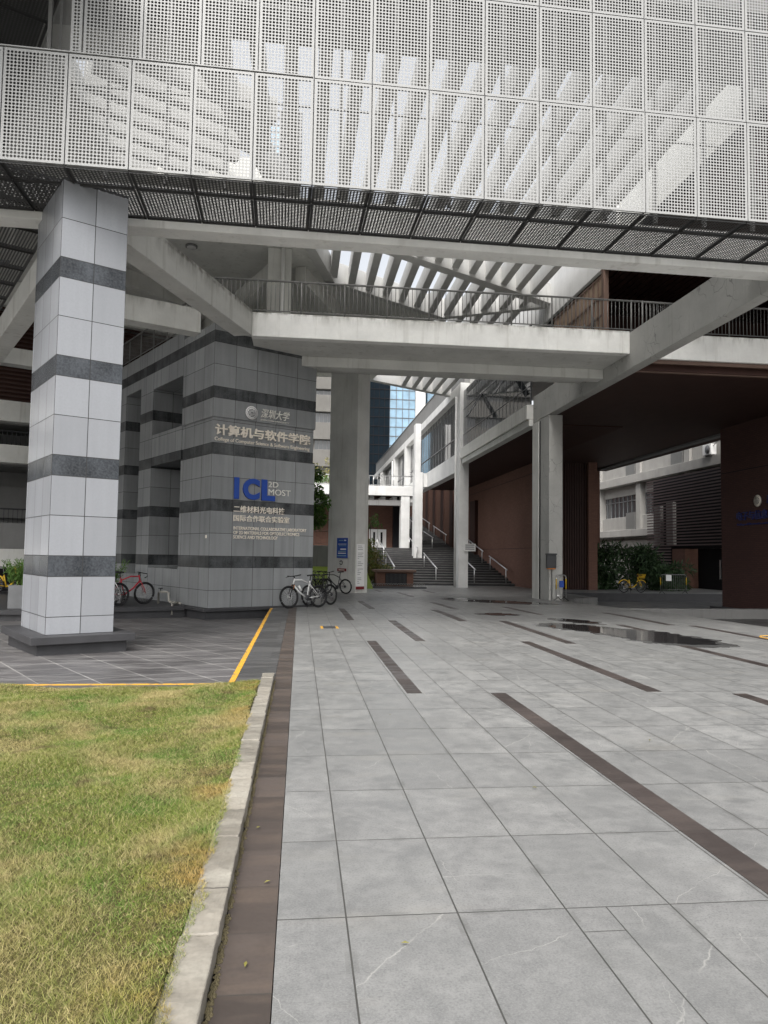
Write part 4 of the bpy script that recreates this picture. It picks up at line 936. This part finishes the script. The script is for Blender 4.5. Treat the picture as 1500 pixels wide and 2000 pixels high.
def bicycle(label, paint, front, rear, lean=0., r=.335, flat_bar=True, fork_mat=None, steer=0., shared=False, group='bicycles parked around the court', rigid=False):
    """front and rear: ground points (x, y, z) under the axles"""
    f = Vector(front); b = Vector(rear); d = f-b; d.z = 0; d.normalize()
    t = thing('bicycle', label, 'bicycle', group=group)
    t.location = b; t.rotation_euler = (lean, 0, math.atan2(d.y, d.x))
    WB = 1.06; A = Vector((0, 0, r)); F = Vector((WB, 0, r))
    bbk = Vector((.43, 0, r-.04)); hd = Vector((.86, 0, r+.50)); hb = Vector((.90, 0, r+.37)); st = Vector((.30, 0, r+.42))
    wheel(t, A, r, 20 if shared else 28, 'black' if not shared else 'frame', not shared)
    fm = MB()
    if shared:
        fm.tube([hd, hb, Vector((.78, 0, r+.12)), Vector((.58, 0, r-.03)), bbk], .032, 8); fm.tube([bbk, Vector((.31, 0, r+.36))], .024, 8)
        for s in (-.055, .055): fm.tube([bbk+Vector((0, s*.6, 0)), A+Vector((0, s, 0)), Vector((.31, s*.3, r+.32))], .014, 6)
        fm.tube([A+Vector((math.cos(a)*(r+.03), .0, math.sin(a)*(r+.03))) for a in np.linspace(.45, 2.7, 16)], .028, 6)
    else:
        fm.tube([hd, Vector((.60, 0, r+.50)), st+Vector((.015, 0, -.03))], .019, 8); fm.tube([hb, Vector((.70, 0, r+.15)), bbk], .024, 8); fm.tube([bbk, st+Vector((-.01, 0, .05))], .017, 8)
        fm.tube([hd+Vector((-.01, 0, .04)), hb], .024, 8)
        for s in (-.06, .06):
            fm.tube([bbk+Vector((0, s*.7, 0)), A+Vector((0, s, 0))], .011, 6); fm.tube([A+Vector((0, s, 0)), Vector((.31, s*.4, r+.36))], .009, 6)
    fm.build('frame', paint, t)
    # steering parts turn with the fork
    fk = MB()
    for s in (-.06, .06): fk.tube([hb+Vector((.0, s, -.02)), Vector((WB-.03, s, r+.12)), F+Vector((0, s, 0))], .016 if not rigid else .012, 8)
    fk.tube([hb+Vector((0, -.065, -.02)), hb+Vector((0, .065, -.02))], .02, 8)
    fk.build('fork', fork_mat or paint, t); wheel(t, F, r, 20 if shared else 28, 'black' if not shared else 'frame', not shared)
    h = MB(); top = hd+Vector((-.02, 0, .09)); stemf = top+Vector((.07, 0, .02))
    h.tube([hd, top], .015, 8); h.tube([top, stemf], .017, 8)
    if flat_bar:
        h.tube([stemf+Vector((-.05, .33, .02)), stemf+Vector((0, .12, .0)), stemf, stemf+Vector((0, -.12, .0)), stemf+Vector((-.05, -.33, .02))], .013, 8)
        for s in (-1, 1): h.tube([stemf+Vector((-.03, s*.22, .01)), stemf+Vector((-.055, s*.34, .02))], .018, 8); h.tube([stemf+Vector((0, s*.19, 0)), stemf+Vector((.05, s*.29, -.03))], .007, 5)
    else:
        for s in (-1, 1): h.tube([stemf, stemf+Vector((0, s*.2, 0)), stemf+Vector((.09, s*.21, -.01)), stemf+Vector((.10, s*.21, -.10)), stemf+Vector((.02, s*.22, -.13))], .014, 8)
    h.tube([stemf+Vector((0, .1, 0)), hd+Vector((.1, .05, -.1)), F+Vector((-.04, .05, .1))], .005, 5)
    h.build('handlebar', 'black', t)
    sd_ = MB(); sp = st+Vector((-.045, 0, .20)); pts = []
    m = MB(); m.tube([st, sp], .014, 8); m.build('seat_post', 'black' if not shared else 'frame', t)
    for (x, w, z) in ((-.14, .07, .02), (-.08, .075, .022), (0, .04, .012), (.08, .022, .008), (.13, .015, .002)): pts.append((x, w, z))
    for x, w, z in pts:
        for a in range(8): q = 2*math.pi*a/8; sd_.v.append(tuple(sp+Vector((x, math.cos(q)*w, z+math.sin(q)*.022))))
    for i in range(4):
        for a in range(8): sd_.f.append([i*8+a, i*8+(a+1) % 8, i*8+8+(a+1) % 8, i*8+8+a]); sd_.mi.append(0); sd_.sm.append(True)
    sd_.f += [list(range(8))[::-1], list(range(32, 40))]; sd_.mi += [0, 0]; sd_.sm += [False, False]
    sd_.build('saddle', 'black', t)
    c = MB(); c.disc(bbk+Vector((0, .05, 0)), (0, 1, 0), .085, .008, 20); c.disc(A+Vector((0, .05, 0)), (0, 1, 0), .05, .02, 16)
    c.tube([bbk+Vector((0, .05, .085)), A+Vector((0, .05, .05))], .006, 4); c.tube([bbk+Vector((0, .05, -.085)), A+Vector((0, .05, -.05))], .006, 4)
    c.build('chain_and_cogs', 'steel_dark', t)
    for s, an in ((1, -1.2), (-1, 1.94)):
        e = bbk+Vector((math.cos(an)*.165, s*.075, math.sin(an)*.165)); k = MB().tube([bbk+Vector((0, s*.06, 0)), e], .012, 6).build('crank', 'black', t)
        MB().box(e.x-.045, min(e.y, e.y+s*.09), e.z-.012, e.x+.045, max(e.y, e.y+s*.09), e.z+.012).build('pedal', 'black', k)
    MB().tube([bbk+Vector((-.05, -.05, 0)), Vector((.30, -.16, .005))], .009, 6).build('kickstand', 'black', t)
    if shared:
        bk = MB(); o_ = stemf+Vector((.05, 0, -.16))
        for z in (0, .07, .14, .2):
            e = .05*z/.2; bk.tube([o_+Vector((-.02, -.15-e, z)), o_+Vector((.22+e, -.15-e, z)), o_+Vector((.22+e, .15+e, z)), o_+Vector((-.02, .15+e, z))], .010, 5, closed=True)
        for i in range(7):
            y = -.15+.05*i; bk.tube([o_+Vector((.22, y, 0)), o_+Vector((.26, y*1.2, .2))], .008, 4); bk.tube([o_+Vector((0, y, 0)), o_+Vector((.22, y, 0))], .008, 4)
        for s in (-1, 1):
            for i in range(5): bk.tube([o_+Vector((.05*i, s*.15, 0)), o_+Vector((.055*i, s*.19, .2))], .008, 4)
        bk.box(o_.x+.0, -.13, o_.z+.02, o_.x+.2, .13, o_.z+.15); bk.build('basket', 'bike_yellow', t)
        MB().tube([F+Vector((math.cos(a)*(r+.02), .0, math.sin(a)*(r+.02))) for a in np.linspace(.6, 2.4, 12)], .024, 6).build('mudguard', 'bike_yellow', t)
    return t
wb = bicycle('white mountain bike leaning by the right corner of the stone tower', 'bike_white', (-.27, 21.78, zf(21.8)), (.594, 22.387, zf(22.4)), lean=R(5), fork_mat='blackpaint')
fd_ = MB(); 
for s in (-.06, .06): fd_.tube([(.902, s, .335+.345), (.945, s, .335+.24)], .0185, 8)
fd_.build('fork_decal', 'orange', wb)
MB().tube([(.62, 0, .52), (.70, 0, .66)], .035, 10).build('bottle', 'bike_white', wb)
bicycle('black bike half hidden behind the rear wheel of the white mountain bike', 'blackpaint', (.35, 23.0, zf(23)), (1.02, 23.75, zf(23.5)), lean=R(5))
bicycle('black bike against the middle pillar, front wheel towards the tower', 'blackpaint', (1.28, 33.3, zf(33)), (2.05, 32.7, zf(33)), lean=R(-4))
bicycle('black bike with high saddle, just left of the one against the middle pillar', 'blackpaint', (.55, 33.4, zf(33)), (1.2, 32.6, zf(33)), lean=R(3))
bicycle('another dark bike crowded in beside the tower edge behind the black bikes', 'steel_dark', (.45, 34.6, zf(34)), (1.1, 33.9, zf(34)), lean=R(-3))
bicycle('red road bike parked on the dark platform beside the stone tower', 'bike_red', (-4.62, 22.85, 0), (-5.45, 22.2, 0), lean=R(4), flat_bar=False, rigid=True)
bicycle('silver and black bike just in front of the red road bike', 'bike_grey', (-5.15, 22.1, 0), (-5.9, 21.35, 0), lean=R(-4), fork_mat='bike_grey')
bicycle('yellow shared bike with front basket behind the planter at the far left', 'bike_yellow', (-9.75, 27.4, 0), (-10.75, 27.9, 0), shared=True, r=.31)
bicycle('yellow shared bike with front basket on the far platform before the bushes', 'bike_yellow', (18.15, 37.75, -.22), (17.1, 37.55, -.22), shared=True, r=.33)

# ------------------------------------------------------------------ crowd barriers
def barrier(label, a, b, z, h=1.0, metal='stainless'):
    t = thing('crowd_barrier', label, 'barrier', group='steel crowd barriers')
    a = Vector((*a, z)); b = Vector((*b, z)); d = (b-a).normalized(); n = Vector((-d.y, d.x, 0)); L = (b-a).length; U = Vector((0, 0, 1))
    rr = .1
    MB().tube([a+U*.05, a+U*(h-rr), a+U*(h-.03)+d*.03, a+U*h+d*rr, b+U*h-d*rr, b+U*(h-.03)-d*.03, b+U*(h-rr), b+U*.05], .019, 8).build('frame', metal, t)
    m = MB().tube([a+U*.2, b+U*.2], .015, 6)
    for k in range(1, int(L/.13)): p = a+d*(L*k/int(L/.13)); m.tube([p+U*.2, p+U*h], .009, 5)
    m.build('bars', metal, t)
    for p in (a+d*.08, b-d*.08): MB().tube([p-n*.25, p-n*.2+U*.03, p+U*.14, p+n*.2+U*.03, p+n*.25], .014, 6).build('foot', 'black', t)
    for p in (a, b): MB().tube([p+U*.45, p+U*.85], .0215, 8).build('yellow_band', 'bike_yellow', t)
    return t
b1 = barrier('steel crowd barrier with a blue sticker standing at the foot of the right pillar', (9.95, 27.9), (10.4, 28.05), zf(28))
MB().box(10.08, 27.90, .42, 10.26, 27.93, .68).build('sticker', 'blue', b1)
barrier('steel crowd barrier in shade on the dark platform behind the right pillar', (12.9, 36.9), (13.6, 38.5), -.22, metal='steel_dark')  # darker metal than the first barrier, shade put into the colour
b3 = barrier('steel crowd barrier with a white notice in front of the dark entrance', (18.85, 36.98), (20.4, 37.2), -.22, metal='steel_grey')  # greyer metal stands in for the shade on this barrier
MB().box(19.15, 36.96, .45, 19.45, 37.0, .76).build('notice', 'white', b3)

# ------------------------------------------------------------------ notices
nf = thing('poster', 'blue poster board on the shaded side of the middle pillar', 'poster')
e50 = dr(50); e40 = dr(-40); CPx = Vector((2.55, 34.0, 0)); n40 = Vector((-e40.y, e40.x, 0))
def on_left(u0, u1, z0, z1, th, name, mat, parent):      # on the left face of the middle pillar; u from the front corner
    return MB().beam(CPx+e40*u0+n40*th/2, CPx+e40*u1+n40*th/2, th, z0, z1).build(name, mat, parent)
on_left(.52, 1.25, 1.42, 2.36, .02, 'board', 'blue', nf)
for k, (u0, u1, z, h) in enumerate(((.62, .75, 2.22, .05), (.8, 1.1, 2.22, .04), (.6, 1.15, 2.06, .02), (.6, 1.1, 1.98, .03), (.62, 1.0, 1.8, .06), (.62, 1.15, 1.7, .05), (.62, 1.15, 1.62, .04), (.6, 1.2, 1.5, .05))):
    on_left(u0, u1, z, z+h, .028, 'printed_line', 'glass_blue' if k % 2 else 'white', nf)
np_ = thing('notice', 'small dark red notice with a round mark under the blue poster', 'notice')
on_left(.6, 1.2, .80, .93, .02, 'plate', 'red', np_); on_left(.7, 1.1, .84, .88, .024, 'printed_line', 'letter', np_)
MB().tube([CPx+e40*(.95+.09*math.cos(a))+n40*.012+Vector((0, 0, 1.2+.09*math.sin(a))) for a in np.linspace(.3, 6, 20)], .018, 6).build('round_mark', 'steel_dark', np_)
db = thing('directory_board', 'tall white directory board with a red foot on the middle pillar', 'sign')
nr = e50.cross(Vector((0, 0, 1)))
def on_right(u0, u1, z0, z1, th, name, mat, parent): return MB().beam(CPx+e50*u0+nr*th/2, CPx+e50*u1+nr*th/2, th, z0, z1).build(name, mat, parent)
on_right(.06, .56, .12, 2.08, .03, 'board', 'white', db); on_right(.05, .57, -.02, .118, .034, 'red_foot', 'red', db)
rs = random.Random(5)
for k in range(22):
    z = 1.98-k*.082
    if k in (3, 8, 12, 17): continue
    on_right(.12, .2+rs.random()*.3, z, z+.018, .033, 'printed_line', 'frame', db)
nbx = thing('notice_box', 'dark metal notice box with an orange lower edge on the right pillar', 'box')
MB().box(9.62, 28.0, 1.16, 9.99, 28.19, 1.68).build('casing', 'steel_dark', nbx, .02); MB().box(9.60, 27.97, 1.68, 10.01, 28.19, 1.74).build('lid', 'steel_dark', nbx, .01); MB().box(9.64, 28.01, 1.12, 9.97, 28.17, 1.158).build('lower_edge', 'orange', nbx)
MB().tube([(9.86, 28.16, -.1), (9.86, 28.16, 1.12)], .02, 6).build('conduit', 'conc_dark', nbx)
pq = thing('notice', 'small pale stencilled notice low on the white column by the stairs', 'notice')
MB().box(9.75, 43.32, 1.9, 10.45, 43.345, 2.35).build('plate', 'conc_white', pq)
for z in (2.0, 2.12, 2.24): MB().box(9.82, 43.31, z, 10.38, 43.318, z+.05).build('printed_line', 'frame', pq)

# ------------------------------------------------------------------ planter box, rack pile, drain, pipe, pots
pb = thing('brick_planter', 'low brick box with a dark grating and a slab top near the stairs', 'planter')
MB().box(4.4, 42.0, -.6, 6.5, 43.6, .62).build('brick_body', 'brick', pb, uv=True); MB().box(4.25, 41.85, .62, 6.65, 43.7, .76).build('top_slab', 'wood_fascia', pb, .02)
g = MB()
for k in range(16): g.box(4.92+k*.075, 41.92, -.1, 4.95+k*.075, 41.97, .55)
g.build('grating', 'steel_dark', pb); MB().box(4.88, 41.975, -.1, 6.12, 41.99, .56).build('grating_back', 'dark', pb)
rk = thing('cycle_rack', 'dark wheel rack lying in front of the brick box', 'cycle rack')
MB().box(3.9, 41.0, zf(41)+.0, 7.1, 41.7, zf(41)+.09).build('base', 'steel_dark', rk)
m = MB(); rs = random.Random(6)
for k in range(22):
    x = 4.0+k*.14; a = rs.uniform(-.3, .3)
    m.tube([(x+.12*math.cos(q)+a*.1, 41.2+a*.2, zf(41)+.1+.16*math.sin(q)) for q in np.linspace(0, math.pi, 8)], .014, 5)
m.build('hoops', 'steel_grey', rk)
dc = thing('drain_cover', 'dark drain cover with yellow painted ends in the paving', 'drain cover', (.66, 15.95, 0))
MB().box(-.13, -.22, .001, .13, .22, .008).build('grate', 'steel_dark', dc); MB().box(-.19, -.22, .001, -.135, .22, .0085).build('yellow_edge', 'yellow_line', dc); MB().box(.135, -.22, .001, .19, .22, .0085).build('yellow_edge', 'yellow_line', dc)
mc = thing('manhole', 'round cover ringed in yellow paint at the right edge of the plaza', 'manhole cover', (9.72, 14.1, 0))
MB().tube([(0, 0, .001), (0, 0, .008)], .32, 28).build('cover', 'conc_dark', mc)
MB().tube([(math.cos(a)*.36, math.sin(a)*.36, .004) for a in np.linspace(0, 2*math.pi, 32, endpoint=False)], .012, 5, closed=True).build('yellow_ring', 'yellow_line', mc)
wp = thing('water_pipe', 'pale grey water pipe with a tap by the foot of the stone tower', 'pipe')
MB().tube([(-4.25, 23.2, .0), (-4.25, 23.2, .34), (-4.2, 23.15, .36), (-3.95, 22.95, .36), (-3.9, 22.9, .33), (-3.88, 22.85, .1), (-3.83, 22.8, .07), (-3.5, 22.45, .07), (-3.46, 22.3, .07)], .034, 10).build('pipe_run', 'pipe', wp)
MB().tube([(-3.55, 22.5, .07), (-3.66, 22.15, .06), (-3.67, 22.13, -.25)], .038, 10).build('outlet', 'pipe', wp)
MB().tube([(-4.18, 23.13, .38), (-4.18, 23.13, .46)], .016, 6).tube([(-4.25, 23.13, .465), (-4.11, 23.13, .465)], .014, 6).build('tap', 'steel_dark', wp)
WL = thing('wall_light', 'tiny pale switch plate on the side of the stone tower', 'switch plate')
P = TO+dr(-29)*.18-d59*.012; MB().beam(P, P+dr(-29)*.09, .02, 1.98, 2.07).build('plate', 'letter', WL)

def leaves(name, centres, n, size, mat, parent=None, droop=.3, aspect=.35):
    """many leaf blades scattered round clump centres (x, y, z, r)"""
    C = np.array(centres); w = C[:, 3]**2; idx = RNG.choice(len(C), n, p=w/w.sum())
    d = RNG.normal(size=(n, 3)); d /= np.linalg.norm(d, axis=1)[:, None]
    rad = RNG.uniform(.25, 1.05, n)**.6
    p = C[idx, :3]+d*(C[idx, 3]*rad)[:, None]*np.array([1, 1, .85])
    a = d+RNG.normal(size=(n, 3))*.7; a[:, 2] -= droop; a /= np.linalg.norm(a, axis=1)[:, None]
    b = np.cross(a, RNG.normal(size=(n, 3))); b /= np.linalg.norm(b, axis=1)[:, None]
    s = (size*RNG.uniform(.6, 1.4, n))[:, None]
    V = np.stack([p, p+a*s*.45+b*s*aspect/2, p+a*s, p+a*s*.45-b*s*aspect/2], 1)
    me = bpy.data.meshes.new(name); me.from_pydata(V.reshape(-1, 3).tolist(), [], (np.arange(n*4).reshape(n, 4)).tolist()); me.materials.append(M[mat])
    o = bpy.data.objects.new(name, me); COL.objects.link(o); o.parent = parent; return o
def clumps(c, ext, n, r, seed):
    rs = random.Random(seed); return [(c[0]+rs.gauss(0, ext[0]), c[1]+rs.gauss(0, ext[1]), c[2]+rs.uniform(-ext[2], ext[2]), r*rs.uniform(.6, 1.25)) for _ in range(n)]
def branches(name, base, tips, r, parent, mat='bark'):
    m = MB(); base = Vector(base); rs = random.Random(len(tips))
    top = Vector((base.x, base.y, max(base.z+.3, min(q[2] for q in tips)-.2)))
    m.tube([base, base.lerp(top, .5)+Vector((.04, .02, 0)), top], r, 8, r2=r*.7)
    for q in tips:
        q = Vector(q[:3]); m.tube([top, top.lerp(q, .5)+Vector((rs.uniform(-.1, .1), rs.uniform(-.1, .1), .08)), q], r*.5, 5, r2=r*.12)
    return m.build(name, mat, parent)
# tree just behind the tower
tr = thing('tree', 'leafy green tree peeking out from behind the stone tower', 'tree')
cl = clumps((-.35, 34.8, 3.9), (.55, .5, 1.7), 26, .42, 3)
branches('trunk', (-.5, 34.8, -.3), cl[::2], .09, tr); leaves('crown', cl, 13000, .17, 'leaf', tr, .5)
# bushes and thin tree left of the stairs
sh = thing('shrub', 'yellowing shrub spilling beside the left edge of the stairs', 'shrub')
cl = clumps((4.35, 44.6, 1.0), (.42, .5, .8), 22, .42, 5)+clumps((3.9, 45, 1.9), (.3, .4, .7), 8, .36, 6)
branches('stems', (4.2, 44.8, -.3), cl[::2], .05, sh); leaves('foliage', cl, 4200, .13, 'leaf_dry', sh); leaves('green_foliage', cl[::2], 1500, .13, 'leaf', sh)
tt = thing('sapling', 'thin sapling with sparse leaves above the yellowing shrub', 'tree')
cl = clumps((4.5, 45.5, 3.7), (.4, .3, .35), 7, .22, 7); branches('trunk', (4.3, 45.5, -.3), cl, .035, tt); leaves('crown', cl, 420, .14, 'leaf', tt)
rsb = thing('shrub', 'dry twiggy shrubs growing on the upper deck behind the tower', 'shrub')
cl = clumps((1.5, 66, 9.2), (1.5, .6, .8), 22, .55, 8); branches('stems', (1.5, 66, 7.1), cl, .05, rsb); leaves('foliage', cl, 1800, .2, 'leaf_dry', rsb)
rsg = thing('shrub', 'green creeper along the railing of the distant white balcony', 'shrub')
cl = clumps((.6, 61.5, 7.7), (1.2, .3, .3), 14, .4, 9); leaves('foliage', cl, 1500, .2, 'leaf', rsg); branches('stems', (.6, 61.5, 7.1), cl[::3], .03, rsg)
# dark bushes at the right
for k, (c, ext, nn, lab) in enumerate((((18.6, 43.4, 1.0), (.55, .5, 1.2), 3000, 'dark glossy bush at the left end of the far platform, taller'), ((20.6, 42.6, .9), (.7, .5, 1.0), 3400, 'dark glossy bush in the middle of the far platform, behind the yellow bike'), ((22.0, 42.0, .4), (.5, .4, .6), 1800, 'lower dark bush next to the louvre screen'))):
    b = thing('bush', lab, 'bush', group='dark bushes on the far platform'); cl = clumps(c, ext, 20, .55, 20+k)
    branches('stems', (c[0], c[1], -.3), cl[::2], .06, b); leaves('foliage', cl, nn, .36, 'leaf_dark', b, .5, .22)
# zinc planters with bright shrubs
for k, (x, y, lab, lab2) in enumerate(((-7.45, 21.1, 'scuffed zinc planter box left of the clad column', 'bright green plant in the zinc planter left of the clad column'), (-5.55, 22.6, 'zinc planter box between the clad column and the parked bikes', 'bright green plant in the planter beside the parked bikes'))):
    pt = thing('planter_box', lab, 'planter', (x, y, 0), R(12), 'zinc planters on the dark platform')
    m = MB(); m.box(-.32, -.32, 0, .32, -.29, .62); m.box(-.32, .29, 0, .32, .32, .62); m.box(-.32, -.289, 0, -.29, .289, .62); m.box(.29, -.289, 0, .32, .289, .62); m.build('box', 'galv', pt, .006)
    MB().box(-.288, -.288, .01, .288, .288, .52).build('soil', 'soil', pt)
    pl = thing('potted_plant', lab2, 'plant', (x, y, .52), 0, 'plants in the zinc planters')
    rs = random.Random(k+40); cl = []; st = MB()
    for i in range(26):
        a = rs.uniform(0, 6.28); L = rs.uniform(.35, .8); o = Vector((rs.uniform(-.2, .2), rs.uniform(-.2, .2), 0)); e = o+Vector((math.cos(a)*.33*L, math.sin(a)*.33*L, L))
        st.tube([o, o.lerp(e, .5)+Vector((0, 0, .05)), e], .008, 4); cl += [tuple(o.lerp(e, f))+(.075,) for f in (.35, .5, .65, .8, .95)]
    st.build('stems', 'leaf_pot', pl); leaves('foliage', cl, 2600, .1, 'leaf_pot', pl, -.6, .22)
